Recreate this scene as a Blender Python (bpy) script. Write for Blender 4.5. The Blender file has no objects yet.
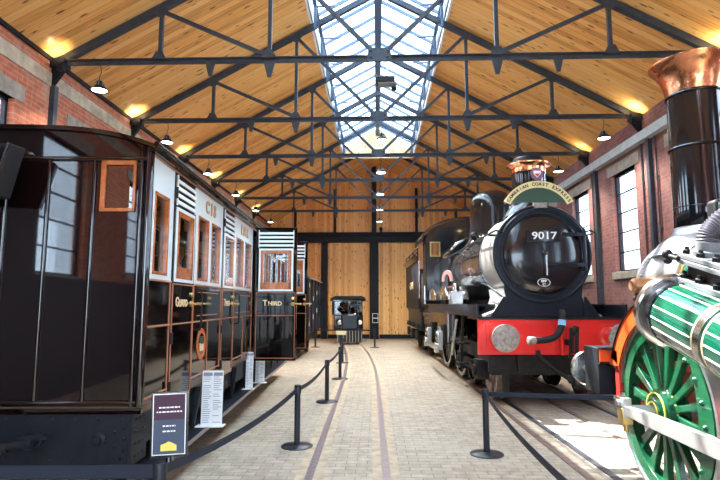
import bpy, math, random
from mathutils import Vector, Matrix, Euler
random.seed(7)
PI = math.pi
sc = bpy.context.scene
COL = sc.collection
V = Vector

# ------------------------------------------------------------------ helpers
class MB:
    def __init__(s):
        s.v = []; s.f = []
    def add(s, vs, fs):
        o = len(s.v)
        s.v += [tuple(v) for v in vs]
        s.f += [tuple(i + o for i in f) for f in fs]
        return s
    def box(s, x0, x1, y0, y1, z0, z1, M=None):
        vs = [V((x, y, z)) for z in (z0, z1) for y in (y0, y1) for x in (x0, x1)]
        if M is not None: vs = [M @ v for v in vs]
        return s.add(vs, [(0, 2, 3, 1), (4, 5, 7, 6), (0, 1, 5, 4), (2, 6, 7, 3), (0, 4, 6, 2), (1, 3, 7, 5)])
    def bar(s, p0, p1, w, h, up=(0, 0, 1)):
        p0, p1 = V(p0), V(p1); d = (p1 - p0).normalized(); up = V(up)
        if abs(d.dot(up)) > .99: up = V((1, 0, 0))
        sd = d.cross(up).normalized(); u = sd.cross(d).normalized()
        vs = []
        for p in (p0, p1):
            for a, b in ((-1, -1), (1, -1), (1, 1), (-1, 1)):
                vs.append(p + sd * a * w / 2 + u * b * h / 2)
        return s.add(vs, [(0, 3, 2, 1), (4, 5, 6, 7), (0, 1, 5, 4), (1, 2, 6, 5), (2, 3, 7, 6), (3, 0, 4, 7)])
    def cyl(s, p0, p1, r0, r1=None, n=16):
        r1 = r0 if r1 is None else r1
        return s.sweep([(p0, r0), (p1, r1)], n)
    def sweep(s, pr, n=12, caps=True):
        pts = [V(p) for p, r in pr]; m = len(pts); rings = []; ref = None
        for i, (p, r) in enumerate(pr):
            d = (pts[min(i + 1, m - 1)] - pts[max(i - 1, 0)])
            d = d.normalized() if d.length > 1e-9 else V((0, 0, 1))
            if ref is None:
                ref = V((0, 0, 1)) if abs(d.z) < .9 else V((1, 0, 0))
            a = ref - d * ref.dot(d); a.normalize(); b = d.cross(a); ref = a
            rings.append([pts[i] + (a * math.cos(t) + b * math.sin(t)) * r for t in (2 * PI * k / n for k in range(n))])
        vs = [v for R in rings for v in R]; fs = []
        for i in range(m - 1):
            for k in range(n):
                k2 = (k + 1) % n
                fs.append((i * n + k, i * n + k2, (i + 1) * n + k2, (i + 1) * n + k))
        if caps:
            fs.append(tuple(range(n - 1, -1, -1))); fs.append(tuple((m - 1) * n + k for k in range(n)))
        return s.add(vs, fs)
    def tube(s, pts, r, n=10):
        return s.sweep([(p, r) for p in pts], n)
    def lathe(s, prof, o=(0, 0, 0), axis=(0, 0, 1), n=32, closed=False):
        # prof: list of (radius, height along axis)
        ax = V(axis).normalized(); o = V(o)
        ref = V((0, 0, 1)) if abs(ax.z) < .9 else V((1, 0, 0))
        a = (ref - ax * ref.dot(ax)).normalized(); b = ax.cross(a)
        vs = []; fs = []; m = len(prof)
        for r, h in prof:
            r = max(r, 1e-4)
            for k in range(n):
                t = 2 * PI * k / n
                vs.append(o + ax * h + (a * math.cos(t) + b * math.sin(t)) * r)
        for i in range(m if closed else m - 1):
            i2 = (i + 1) % m
            for k in range(n):
                k2 = (k + 1) % n
                fs.append((i * n + k, i * n + k2, i2 * n + k2, i2 * n + k))
        if not closed:
            fs.append(tuple(range(n - 1, -1, -1))); fs.append(tuple((m - 1) * n + k for k in range(n)))
        return s.add(vs, fs)
    def torus(s, o, axis, R, r, n=40, m=8):
        prof = [(R + r * math.cos(2 * PI * k / m), r * math.sin(2 * PI * k / m)) for k in range(m)]
        return s.lathe(prof, o, axis, n, closed=True)
    def prism(s, poly, f0, f1):
        # poly 2D points; f0,f1 map (u,v)->3D
        n = len(poly)
        vs = [f0(*p) for p in poly] + [f1(*p) for p in poly]
        fs = [tuple(range(n - 1, -1, -1)), tuple(range(n, 2 * n))]
        fs += [(k, (k + 1) % n, n + (k + 1) % n, n + k) for k in range(n)]
        return s.add(vs, fs)
    def strip(s, outer, inner, f0, f1):
        # closed band between two polylines of equal length (open ended arcs)
        n = len(outer)
        for i in range(n - 1):
            q = [outer[i], outer[i + 1], inner[i + 1], inner[i]]
            s.prism(q, f0, f1)
        return s
    def ball(s, c, r, n=12, m=7):
        prof = [(r * math.sin(PI * k / m), -r * math.cos(PI * k / m)) for k in range(m + 1)]
        return s.lathe(prof, c, (0, 0, 1), n)
    def studs(s, pts, ax, r=.012, h=.01):
        for p in pts: s.lathe([(r, 0), (r * .8, h * .6), (r * .3, h)], p, ax, 8)
        return s
    def build(s, name, mat, parent=None, bevel=0, smooth=True, loc=None, rot=None):
        me = bpy.data.meshes.new(name)
        me.from_pydata(s.v, [], s.f); me.validate()
        import bmesh
        bm = bmesh.new(); bm.from_mesh(me)
        bmesh.ops.recalc_face_normals(bm, faces=bm.faces)
        bm.to_mesh(me); bm.free()
        if smooth:
            me.polygons.foreach_set('use_smooth', [True] * len(me.polygons))
            me.set_sharp_from_angle(angle=math.radians(38))
        me.materials.append(mat)
        o = bpy.data.objects.new(name, me); COL.objects.link(o)
        if parent is not None: o.parent = parent
        if loc is not None: o.location = loc
        if rot is not None: o.rotation_euler = rot
        if bevel:
            b = o.modifiers.new('bevel', 'BEVEL'); b.width = bevel; b.segments = 2; b.limit_method = 'ANGLE'; b.angle_limit = math.radians(50)
        return o

def tag(o, label=None, cat=None, group=None, kind=None):
    if label: o['label'] = label
    if cat: o['category'] = cat
    if group: o['group'] = group
    if kind: o['kind'] = kind
    return o
def thing(name, label, cat, loc=(0, 0, 0), rz=0, group=None):
    o = bpy.data.objects.new(name, None); COL.objects.link(o)
    o.empty_display_size = .1
    o.location = loc; o.rotation_euler = (0, 0, rz)
    return tag(o, label, cat, group)
def struct(o): o['kind'] = 'structure'; return o
KIDS = {}
def copy_tree(o, parent=None):
    c = o.copy(); COL.objects.link(c)
    if parent is not None: c.parent = parent
    for ch in [x for x in COL.objects if x.parent == o]:
        copy_tree(ch, c)
    return c
def text(name, body, size, mat, parent, M, extrude=.004, offset=0, align='CENTER', xs=1.0):
    cu = bpy.data.curves.new(name, 'FONT'); cu.body = body; cu.size = size; cu.extrude = extrude; cu.offset = offset
    cu.align_x = align; cu.align_y = 'CENTER'; cu.resolution_u = 4
    t = bpy.data.objects.new(name + '_curve', cu); COL.objects.link(t)
    bpy.context.view_layer.update()
    me = bpy.data.meshes.new_from_object(t.evaluated_get(bpy.context.evaluated_depsgraph_get()))
    COL.objects.unlink(t); bpy.data.objects.remove(t)
    me.transform(M @ Matrix.Diagonal((xs, 1, 1, 1)))
    me.materials.clear(); me.materials.append(mat)
    o = bpy.data.objects.new(name, me); COL.objects.link(o); o.parent = parent
    return o
FACE_Y = Matrix.Rotation(PI / 2, 4, 'X')                      # lettering facing -y
FACE_X = Matrix.Rotation(PI / 2, 4, 'Z') @ FACE_Y             # lettering facing +x
def T(x, y, z): return Matrix.Translation((x, y, z))

# ------------------------------------------------------------------ materials
def newmat(name):
    m = bpy.data.materials.new(name); m.use_nodes = True
    nt = m.node_tree; b = nt.nodes['Principled BSDF']
    return m, nt, b
def N(nt, t, **k):
    n = nt.nodes.new(t)
    for a, v in k.items(): setattr(n, a, v)
    return n
def pbr(name, col, rough=.5, metal=0, coat=0, var=0, scale=6, bump=0, bscale=40, spec=.5, rvar=0):
    m, nt, b = newmat(name)
    b.inputs['Base Color'].default_value = (*col, 1); b.inputs['Roughness'].default_value = rough
    b.inputs['Metallic'].default_value = metal; b.inputs['Coat Weight'].default_value = coat
    b.inputs['Coat Roughness'].default_value = .04; b.inputs['Specular IOR Level'].default_value = spec
    tc = N(nt, 'ShaderNodeTexCoord')
    if var or rvar:
        no = N(nt, 'ShaderNodeTexNoise'); no.inputs['Scale'].default_value = scale; no.inputs['Detail'].default_value = 5
        nt.links.new(tc.outputs['Object'], no.inputs['Vector'])
        if var:
            r = N(nt, 'ShaderNodeValToRGB')
            r.color_ramp.elements[0].position = .3; r.color_ramp.elements[1].position = .7
            r.color_ramp.elements[0].color = (*[c * (1 - var) for c in col], 1)
            r.color_ramp.elements[1].color = (*[min(1, c * (1 + var)) for c in col], 1)
            nt.links.new(no.outputs['Fac'], r.inputs['Fac']); nt.links.new(r.outputs['Color'], b.inputs['Base Color'])
        if rvar:
            mr = N(nt, 'ShaderNodeMapRange'); mr.inputs['To Min'].default_value = max(0, rough - rvar); mr.inputs['To Max'].default_value = rough + rvar
            nt.links.new(no.outputs['Fac'], mr.inputs['Value']); nt.links.new(mr.outputs['Result'], b.inputs['Roughness'])
    if bump:
        n2 = N(nt, 'ShaderNodeTexNoise'); n2.inputs['Scale'].default_value = bscale
        nt.links.new(tc.outputs['Object'], n2.inputs['Vector'])
        bp = N(nt, 'ShaderNodeBump'); bp.inputs['Strength'].default_value = bump; bp.inputs['Distance'].default_value = .01
        nt.links.new(n2.outputs['Fac'], bp.inputs['Height']); nt.links.new(bp.outputs['Normal'], b.inputs['Normal'])
    return m
def math_n(nt, op, a, b=None):
    n = N(nt, 'ShaderNodeMath', operation=op)
    for i, x in enumerate((a, b)):
        if x is None: continue
        if isinstance(x, (int, float)): n.inputs[i].default_value = x
        else: nt.links.new(x, n.inputs[i])
    return n.outputs[0]
def wood(name, c_dark, c_mid, c_light, board_axis, along, across_scale=.13, rough=.38, knots=True):
    """board_axis: coordinate that counts the boards; along: coordinate the grain follows."""
    m, nt, b = newmat(name)
    tc = N(nt, 'ShaderNodeTexCoord'); sp = N(nt, 'ShaderNodeSeparateXYZ'); nt.links.new(tc.outputs['Object'], sp.inputs[0])
    u = sp.outputs[board_axis]; w = sp.outputs[along]
    bi = math_n(nt, 'DIVIDE', u, across_scale); fl = math_n(nt, 'FLOOR', bi); fr = math_n(nt, 'FRACT', bi)
    wn = N(nt, 'ShaderNodeTexWhiteNoise', noise_dimensions='1D'); nt.links.new(fl, wn.inputs['W'])
    off = math_n(nt, 'MULTIPLY', wn.outputs['Value'], 37.0)
    wl = math_n(nt, 'ADD', w, off)
    cv = N(nt, 'ShaderNodeCombineXYZ'); nt.links.new(math_n(nt, 'MULTIPLY', u, 16.0), cv.inputs[0]); nt.links.new(math_n(nt, 'MULTIPLY', wl, .9), cv.inputs[1])
    nt.links.new(off, cv.inputs[2])
    no = N(nt, 'ShaderNodeTexNoise'); no.inputs['Scale'].default_value = 2.2; no.inputs['Detail'].default_value = 6; no.inputs['Distortion'].default_value = .6
    nt.links.new(cv.outputs[0], no.inputs['Vector'])
    mix = math_n(nt, 'ADD', math_n(nt, 'MULTIPLY', no.outputs['Fac'], .75), math_n(nt, 'MULTIPLY', wn.outputs['Value'], .4))
    r = N(nt, 'ShaderNodeValToRGB'); e = r.color_ramp.elements
    e[0].position = .28; e[0].color = (*c_dark, 1); e[1].position = .85; e[1].color = (*c_light, 1)
    k = e.new(.55); k.color = (*c_mid, 1)
    nt.links.new(mix, r.inputs['Fac']); col = r.outputs['Color']
    if knots:
        kv = N(nt, 'ShaderNodeCombineXYZ'); nt.links.new(math_n(nt, 'MULTIPLY', u, 7.0), kv.inputs[0]); nt.links.new(math_n(nt, 'MULTIPLY', wl, 2.1), kv.inputs[1])
        vo = N(nt, 'ShaderNodeTexVoronoi', voronoi_dimensions='2D'); vo.inputs['Scale'].default_value = 1.0
        nt.links.new(kv.outputs[0], vo.inputs['Vector'])
        sv = N(nt, 'ShaderNodeSeparateColor'); nt.links.new(vo.outputs['Color'], sv.inputs[0])
        rad = math_n(nt, 'MULTIPLY', math_n(nt, 'SUBTRACT', sv.outputs[0], .25), .19)
        kn = N(nt, 'ShaderNodeMapRange'); kn.inputs['From Min'].default_value = -.05; kn.inputs['From Max'].default_value = .04
        nt.links.new(math_n(nt, 'SUBTRACT', vo.outputs['Distance'], rad), kn.inputs['Value'])
        mx = N(nt, 'ShaderNodeMix', data_type='RGBA'); nt.links.new(kn.outputs['Result'], mx.inputs[0])
        mx.inputs[6].default_value = (c_dark[0] * .25, c_dark[1] * .2, c_dark[2] * .2, 1); nt.links.new(col, mx.inputs[7]); col = mx.outputs[2]
    # joints
    ed = math_n(nt, 'MINIMUM', fr, math_n(nt, 'SUBTRACT', 1.0, fr))
    jm = N(nt, 'ShaderNodeMapRange'); jm.inputs['From Max'].default_value = .035; jm.inputs['To Min'].default_value = .45
    nt.links.new(ed, jm.inputs['Value'])
    mj = N(nt, 'ShaderNodeMix', data_type='RGBA', blend_type='MULTIPLY'); mj.inputs[0].default_value = 1
    nt.links.new(col, mj.inputs[6]); nt.links.new(jm.outputs['Result'], mj.inputs[7])
    nt.links.new(mj.outputs[2], b.inputs['Base Color'])
    b.inputs['Roughness'].default_value = rough
    bp = N(nt, 'ShaderNodeBump'); bp.inputs['Strength'].default_value = .25; bp.inputs['Distance'].default_value = .004
    nt.links.new(jm.outputs['Result'], bp.inputs['Height']); nt.links.new(bp.outputs['Normal'], b.inputs['Normal'])
    return m
def brick(name, c1, c2, mortar, ax, bw=.225, bh=.075, ms=.012, patch=None, patch_amt=.5, rough=.85, bump=.4, tint=None):
    m, nt, b = newmat(name)
    tc = N(nt, 'ShaderNodeTexCoord'); sp = N(nt, 'ShaderNodeSeparateXYZ'); nt.links.new(tc.outputs['Object'], sp.inputs[0])
    cv = N(nt, 'ShaderNodeCombineXYZ'); nt.links.new(sp.outputs[ax[0]], cv.inputs[0]); nt.links.new(sp.outputs[ax[1]], cv.inputs[1])
    bt = N(nt, 'ShaderNodeTexBrick'); nt.links.new(cv.outputs[0], bt.inputs['Vector'])
    bt.inputs['Color1'].default_value = (*c1, 1); bt.inputs['Color2'].default_value = (*c2, 1); bt.inputs['Mortar'].default_value = (*mortar, 1)
    bt.inputs['Scale'].default_value = 1; bt.inputs['Mortar Size'].default_value = ms; bt.inputs['Mortar Smooth'].default_value = .3
    bt.inputs['Brick Width'].default_value = bw; bt.inputs['Row Height'].default_value = bh; bt.inputs['Bias'].default_value = -.1
    no = N(nt, 'ShaderNodeTexNoise'); no.inputs['Scale'].default_value = 9; no.inputs['Detail'].default_value = 8
    nt.links.new(cv.outputs[0], no.inputs['Vector'])
    mv = N(nt, 'ShaderNodeMix', data_type='RGBA', blend_type='OVERLAY'); mv.inputs[0].default_value = .55
    nt.links.new(bt.outputs['Color'], mv.inputs[6]); nt.links.new(no.outputs['Fac'], mv.inputs[7]); col = mv.outputs[2]
    if patch:
        n2 = N(nt, 'ShaderNodeTexNoise'); n2.inputs['Scale'].default_value = .9; n2.inputs['Detail'].default_value = 7; n2.inputs['Roughness'].default_value = .65
        nt.links.new(cv.outputs[0], n2.inputs['Vector'])
        mr = N(nt, 'ShaderNodeMapRange'); mr.inputs['From Min'].default_value = .5; mr.inputs['From Max'].default_value = .62; mr.inputs['To Max'].default_value = patch_amt
        nt.links.new(n2.outputs['Fac'], mr.inputs['Value'])
        mp = N(nt, 'ShaderNodeMix', data_type='RGBA'); nt.links.new(mr.outputs['Result'], mp.inputs[0]); nt.links.new(col, mp.inputs[6]); mp.inputs[7].default_value = (*patch, 1)
        col = mp.outputs[2]
    nt.links.new(col, b.inputs['Base Color']); b.inputs['Roughness'].default_value = rough
    bp = N(nt, 'ShaderNodeBump'); bp.inputs['Strength'].default_value = bump; bp.inputs['Distance'].default_value = .01; bp.invert = True
    nt.links.new(bt.outputs['Fac'], bp.inputs['Height']); nt.links.new(bp.outputs['Normal'], b.inputs['Normal'])
    return m
def glass_mat(name, tint=(1, 1, 1), refl=.08, fres=True):
    m = bpy.data.materials.new(name); m.use_nodes = True; nt = m.node_tree; nt.nodes.clear()
    out = N(nt, 'ShaderNodeOutputMaterial'); mx = N(nt, 'ShaderNodeMixShader'); tr = N(nt, 'ShaderNodeBsdfTransparent'); gl = N(nt, 'ShaderNodeBsdfGlossy')
    tr.inputs[0].default_value = (*tint, 1); gl.inputs['Roughness'].default_value = .01
    lw = N(nt, 'ShaderNodeLayerWeight'); lw.inputs['Blend'].default_value = .25
    f = math_n(nt, 'MINIMUM', math_n(nt, 'ADD', math_n(nt, 'MULTIPLY', lw.outputs['Fresnel'], .6 if fres else .0), refl), 1.0)
    nt.links.new(f, mx.inputs[0]); nt.links.new(tr.outputs[0], mx.inputs[1]); nt.links.new(gl.outputs[0], mx.inputs[2]); nt.links.new(mx.outputs[0], out.inputs[0])
    return m
def emit(name, col, st):
    m, nt, b = newmat(name); b.inputs['Emission Color'].default_value = (*col, 1); b.inputs['Emission Strength'].default_value = st
    b.inputs['Base Color'].default_value = (*col, 1); return m

M = {}
M['ceil'] = wood('varnished pine ceiling', (.58, .245, .06), (.90, .47, .14), (.96, .61, .24), 1, 0, .135, .36)
M['panel'] = wood('pine boarding', (.66, .29, .075), (.90, .48, .15), (.96, .62, .25), 0, 2, .14, .45)
M['pale'] = wood('skylit pine gable boards', (.50, .34, .17), (.68, .50, .28), (.80, .64, .42), 0, 2, .14, .5)  # pine paled in colour for the skylight falling on the lantern gable
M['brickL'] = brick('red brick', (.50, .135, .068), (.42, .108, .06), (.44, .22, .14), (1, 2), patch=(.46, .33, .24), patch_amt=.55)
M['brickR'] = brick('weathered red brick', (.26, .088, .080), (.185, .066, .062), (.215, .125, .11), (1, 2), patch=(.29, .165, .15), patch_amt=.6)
M['brickF'] = brick('red brick front', (.44, .12, .09), (.36, .09, .07), (.42, .27, .22), (0, 2))
M['paver'] = brick('wood block paving', (.41, .352, .275), (.325, .268, .20), (.21, .175, .138), (0, 1), bw=.21, bh=.105, ms=.006, patch=(.43, .38, .31), patch_amt=.5, rough=.6, bump=.35)
M['stone'] = pbr('grey stone', (.34, .30, .25), .85, var=.25, scale=8, bump=.3)
M['concrete'] = pbr('concrete band', (.47, .40, .30), .85, var=.3, scale=5, bump=.3)
M['asphalt'] = pbr('yard asphalt', (.30, .29, .28), .9, var=.2)
M['steel'] = pbr('blue grey painted steel', (.034, .046, .064), .42, 0, 0, var=.25, scale=12, spec=.35)
M['steel_lt'] = pbr('pale grey painted steel', (.46, .52, .52), .45, var=.15)
M['dark_steel'] = pbr('near black painted steel', (.010, .013, .019), .5, var=.2, spec=.22)
M['dado'] = pbr('black dado and added panel', (.008, .008, .009), .6)
M['steel_glare'] = pbr('glare blue lantern steel', (.10, .155, .24), .42, var=.15)  # lantern steel blued and lightened in colour to imitate skylight glare
M['white_paint'] = pbr('white boards', (.85, .86, .86), .6)
M['rail'] = pbr('worn rail steel', (.30, .255, .28), .38, .8, var=.25, scale=20, rvar=.1)
M['rail_dk'] = pbr('dark rail steel', (.075, .08, .10), .4, .6, var=.3, scale=15)
M['rail_rust'] = pbr('rusty rail steel', (.24, .17, .15), .5, .5, var=.3, scale=15)
M['timber'] = pbr('pale edging timber', (.44, .35, .245), .65, var=.25, scale=7)
M['blk'] = pbr('gloss black paint', (.007, .008, .011), .1, 0, .25, var=.2)
M['blk_loco'] = pbr('locomotive black', (.007, .009, .0125), .16, 0, .25, var=.3, scale=8, rvar=.08, bump=.02, bscale=5)
M['blk_smoke'] = pbr('smokebox blue black', (.008, .0135, .023), .36, 0, .06, spec=.3, var=.3, scale=9, bump=.03, bscale=25)
M['blk_boiler'] = pbr('boiler gloss black', (.020, .021, .022), .22, 0, .8, var=.2)
M['sunlit_grey'] = pbr('sunlit grey smokebox plate', (.34, .34, .335), .34, .35, 0, var=.12)  # black smokebox wrapper and saddle greyed in colour to look sunlit
M['grime'] = pbr('oily running gear', (.014, .013, .013), .6, .1, spec=.25, var=.4, scale=10, bump=.1)
M['polish'] = pbr('polished steel', (.62, .62, .62), .2, 1, var=.12, scale=20, rvar=.08)
M['machined'] = pbr('machined steel', (.50, .51, .52), .33, .9, var=.12, scale=14)
M['rodsteel'] = pbr('bright drawn rod steel', (.66, .66, .66), .3, .75, var=.06)
M['cast_grey'] = pbr('grey cast steel', (.24, .25, .265), .42, .5, var=.15)
M['rusty_steel'] = pbr('weathered buffer steel', (.30, .27, .25), .55, .5, var=.35, scale=22, bump=.1)
M['red'] = pbr('buffer beam red', (.72, .022, .020), .28, 0, .5, var=.06)
M['red_dk'] = pbr('frame red', (.42, .03, .02), .4, 0, .3)
M['orange'] = pbr('splasher orange', (.72, .085, .014), .35, 0, .2, var=.05)
M['green'] = pbr('wheel green', (.005, .08, .033), .22, 0, .6, var=.12)
M['green_lag'] = pbr('lagging green', (.003, .082, .046), .12, 0, .9, var=.1)
M['green_dk'] = pbr('dark green enamel', (.02, .07, .045), .35, 0, .3)
M['copper'] = pbr('hammered copper', (.80, .32, .16), .22, 1, var=.25, scale=14, bump=.5, bscale=14)
M['copper_wood'] = pbr('copper brown', (.60, .30, .15), .35, .6, var=.3, scale=9)
M['brass'] = pbr('brass', (.74, .52, .20), .28, 1, var=.15)
M['sign_letter'] = pbr('bronze lettering', (.40, .22, .10), .45)
M['gold'] = pbr('gold lettering', (.80, .60, .36), .4, .2)
M['yellow'] = pbr('yellow lining', (.72, .62, .10), .4)
M['cream'] = pbr('headboard cream', (.74, .64, .33), .45)
M['white'] = pbr('white enamel', (.86, .86, .84), .45)
M['maroon'] = pbr('carriage maroon black', (.0065, .0024, .003), .03, 0, 0, spec=.85)
M['car_blk'] = pbr('carriage side black', (.005, .0035, .0035), .05, 0, 0, spec=.34)
M['car_white'] = pbr('carriage white upper panels', (.74, .84, .86), .25, 0, .3)
M['lining'] = pbr('copper red lining', (.36, .13, .06), .35, 0, .3)
M['varnish'] = pbr('varnished window frame', (.46, .125, .028), .25, 0, .8, var=.3, scale=16)
M['inside'] = pbr('dark compartment wood', (.10, .055, .03), .5, var=.2)
M['uphol'] = pbr('dark red upholstery', (.10, .02, .02), .8)
M['carroof'] = pbr('carriage roof', (.05, .05, .055), .5)
M['rubber'] = pbr('rubber', (.009, .009, .011), .55, spec=.3)
M['hose'] = pbr('ribbed hose', (.20, .19, .22), .4, .3)
M['belt'] = pbr('barrier webbing', (.020, .027, .043), .65, spec=.25)
M['post'] = pbr('barrier post black', (.014, .018, .027), .42, 0, .1, spec=.35)
M['paper'] = pbr('printed paper', (.80, .82, .84), .5)
M['ink'] = pbr('grey print', (.22, .26, .32), .7)
M['sign_purple'] = pbr('sign purple', (.05, .012, .035), .6)
M['sign_blue'] = pbr('sign slate blue', (.045, .065, .11), .6)
M['screen'] = pbr('screen glass', (.008, .012, .012), .1, 0, .8)
M['grey_plastic'] = pbr('grey plastic', (.16, .17, .18), .5)
M['bluetape'] = pbr('blue tape', (.20, .50, .75), .5)
M['glass'] = glass_mat('window glass', (.96, .98, 1), .02)
M['roofglass'] = glass_mat('roof glazing', (.93, .97, 1), .02)
M['carglass'] = glass_mat('carriage glass', (.80, .82, .82), .10)
M['endglass'] = glass_mat('carriage end glass', (.35, .36, .37), .22)
M['lamp'] = emit('lit lamp disc', (1, .97, .92), 9)
M['uplamp'] = emit('lit uplighter strip', (1, .82, .45), 8)
M['lens'] = pbr('headlamp lens', (.75, .75, .72), .1, .2, 1)
M['guard_grey'] = pbr('worn grey slats', (.20, .21, .21), .6)
M['darkglass'] = glass_mat('dark windscreen', (.22, .24, .27), .06)
M['tan'] = pbr('tan board', (.42, .33, .18), .6)
M['crest'] = pbr('crest orange', (.55, .12, .03), .4)
M['badge_red'] = pbr('crest red', (.55, .07, .05), .4)
M['guard_pink'] = pbr('faded red and white enamel', (.55, .25, .24), .5)
M['badge_purple'] = pbr('crest purple', (.20, .10, .20), .4)

# ------------------------------------------------------------------ hall
XL, XR, XC = -5.1, 5.35, .1
YF, YB = -8.0, 25.5
EZ, SL = 5.40, .55
HW = 5.225
def roofz(x): return EZ + (HW - abs(x - XC)) * SL
TY = [8.0 + 2.75 * i for i in range(6)]

fl = struct(MB().box(XL - .4, XR + .4, YF - .4, YB + .4, -.2, 0).build('floor', M['paver']))
struct(MB().box(-60, 60, -60, 80, -.5, -.21).build('terrain', M['asphalt']))

def wall(name, mat, axis, a0, a1, p0, p1, z0, z1, ops):
    """axis 'x': wall of constant x between p0..p1, running a0..a1 in y; openings (b0,b1,z0,z1)"""
    m = MB()
    def bx(b0, b1, c0, c1):
        if b1 - b0 < 1e-4 or c1 - c0 < 1e-4: return
        if axis == 'x': m.box(p0, p1, b0, b1, c0, c1)
        else: m.box(b0, b1, p0, p1, c0, c1)
    cur = a0
    for b0, b1, c0, c1 in sorted(ops):
        bx(cur, b0, z0, z1); bx(b0, b1, z0, c0); bx(b0, b1, c1, z1); cur = b1
    bx(cur, a1, z0, z1)
    return struct(m.build(name, mat, smooth=False))
WIN_R = [(y, y + 1.12, 2.3, 4.48) for y in (-6.4, -3.9, -1.4, 1.1, 3.6, 6.1, 8.6, 11.12, 13.62, 16.15, 18.65, 21.15)]
WIN_L = [(y - .55, y + .55, 2.3, 4.48) for y in (-4.85, 4.5, 6.62, 9.2, 11.9)] + [(-2.1, -.5, 2.1, 4.48)]
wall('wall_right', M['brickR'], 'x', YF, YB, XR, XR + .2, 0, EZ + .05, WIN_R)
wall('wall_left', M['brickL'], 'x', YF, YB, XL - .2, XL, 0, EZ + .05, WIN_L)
# front wall behind the viewer: wide open doorway and a glazed gable
wf = MB()
wf.box(XL - .4, -1.9, YF - .4, YF, 0, EZ); wf.box(3.9, XR + .4, YF - .4, YF, 0, EZ); wf.box(-1.9, 3.9, YF - .4, YF, 4.2, EZ)
wf.prism([(XL - .4, EZ), (XR + .4, EZ), (XC, roofz(XC) + .1)], lambda u, v: V((u, YF - .4, v)), lambda u, v: V((u, YF, v)))
struct(wf.build('wall_front', M['brickF'], smooth=False))
# back wall, boarded
wb = MB()
wb.prism([(XL - .4, 0), (XR + .4, 0), (XR + .4, EZ), (XC, roofz(XC) + .1), (XL - .4, EZ)], lambda u, v: V((u, YB, v)), lambda u, v: V((u, YB + .3, v)))
struct(wb.build('wall_back', M['panel'], smooth=False))
# ceiling
SKW, SKY1 = 1.40, 21.3
SKX0, SKX1 = XC - .05 - SKW, XC - .05 + SKW
cm = MB()
TH = .14
def slab(xa, xb, y0, y1):
    f = lambda y: [V((xa, y, roofz(xa))), V((xb, y, roofz(xb))), V((xb, y, roofz(xb) + TH)), V((xa, y, roofz(xa) + TH))]
    cm.add(f(y0) + f(y1), [(0, 1, 2, 3), (7, 6, 5, 4), (0, 4, 5, 1), (1, 5, 6, 2), (2, 6, 7, 3), (3, 7, 4, 0)])
slab(XL - .5, SKX0, YF - .4, YB + .3); slab(SKX1, XR + .5, YF - .4, YB + .3)
slab(SKX0, XC, SKY1, YB + .3); slab(XC, SKX1, SKY1, YB + .3)
struct(cm.build('ceiling', M['ceil'], smooth=False))
# ridge roof light (a raised lantern)
US = .42
zs = roofz(SKX0)
def lz(x): return zs + US + (SKW + .02 - abs(x - (XC - .05))) * SL
XM = XC - .05
lan = struct(MB().box(SKX0 - .05, SKX0, YF - .4, SKY1, zs - .02, zs + US).box(SKX1, SKX1 + .05, YF - .4, SKY1, zs - .02, zs + US).build('window_1', M['white_paint'], smooth=False))
lan['label'] = 'long glazed ridge lantern with white upstands and steel glazing bars'
g = MB()
for sx in (-1, 1):
    a = XM + sx * (SKW + .04)
    g.add([V((a, YF - .4, lz(a) + .05)), V((XM, YF - .4, lz(XM) + .05)), V((XM, SKY1, lz(XM) + .05)), V((a, SKY1, lz(a) + .05))], [(0, 1, 2, 3)])
g.build('glass', M['roofglass'], lan, smooth=False)
g = MB()
y = YF
k = 0
while y < SKY1 - .1:
    for sx in (-1, 1):
        a = XM + sx * SKW
        g.bar((a, y, lz(a) + .01), (XM, y, lz(XM) + .01), .035, .07)
    y += 2.75 / 4; k += 1
g.build('glazing_bars', M['steel_glare'], lan)
g = MB()
for i in range(9):
    y = TY[0] - 2.75 * 4 + 2.75 * i / 1
    if y > SKY1: break
for i in range(24):
    y = -7.15 + 1.375 * i - .0
    if y > SKY1 - .2: break
    for sx in (-1, 1):
        a = XM + sx * (SKW - .07)
        g.bar((a, y, zs - .12), (a, y, lz(a)), .055, .055)
        g.bar((a, y, lz(a) - .1), (a - sx * .42, y, lz(a) - .1), .03, .03)
        g.prism([(0, 0), (.11, .0), (.11, .16), (0, .28)], lambda u, v, a=a, sx=sx, y=y: V((a - sx * u + sx * .03, y - .02, zs - .1 + v)), lambda u, v, a=a, sx=sx, y=y: V((a - sx * u + sx * .03, y + .02, zs - .1 + v)))
g.build('lantern_posts', M['steel_glare'], lan)
g = MB().box(XM - .085, XM + .085, YF, SKY1, lz(XM) - .24, lz(XM) - .02).box(XM - .035, XM + .035, YF, SKY1, lz(XM) - .30, lz(XM) - .24)
for sx in (-1, 1):
    a = XM + sx * (SKW - .06)
    g.box(a - .04, a + .04, YF, SKY1, lz(a) - .06, lz(a) + .0)
g.build('ridge_beam', M['steel_glare'], lan)
g = MB()
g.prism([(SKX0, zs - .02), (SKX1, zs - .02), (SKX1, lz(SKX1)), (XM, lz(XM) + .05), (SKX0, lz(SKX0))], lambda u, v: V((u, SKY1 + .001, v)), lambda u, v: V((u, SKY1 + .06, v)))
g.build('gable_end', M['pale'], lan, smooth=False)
struct(MB().box(XL, XL + .06, YF, 3.6, 0, 2.06).box(XL, XL + .05, -.4, 3.6, 2.06, 4.4).build('dado_and_added_panel_left', M['dado']))  # tall upper part is an unseen dark panel added to darken the end reflection
# dark eave trims and concrete bands
struct(MB().box(XL, XL + .04, YF, YB, EZ - .03, EZ + .05).build('trim_1', M['dark_steel']))
struct(MB().box(XL, XL + .015, YF, YB, 4.98, 5.2).build('trim_2', M['concrete']))

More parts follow.
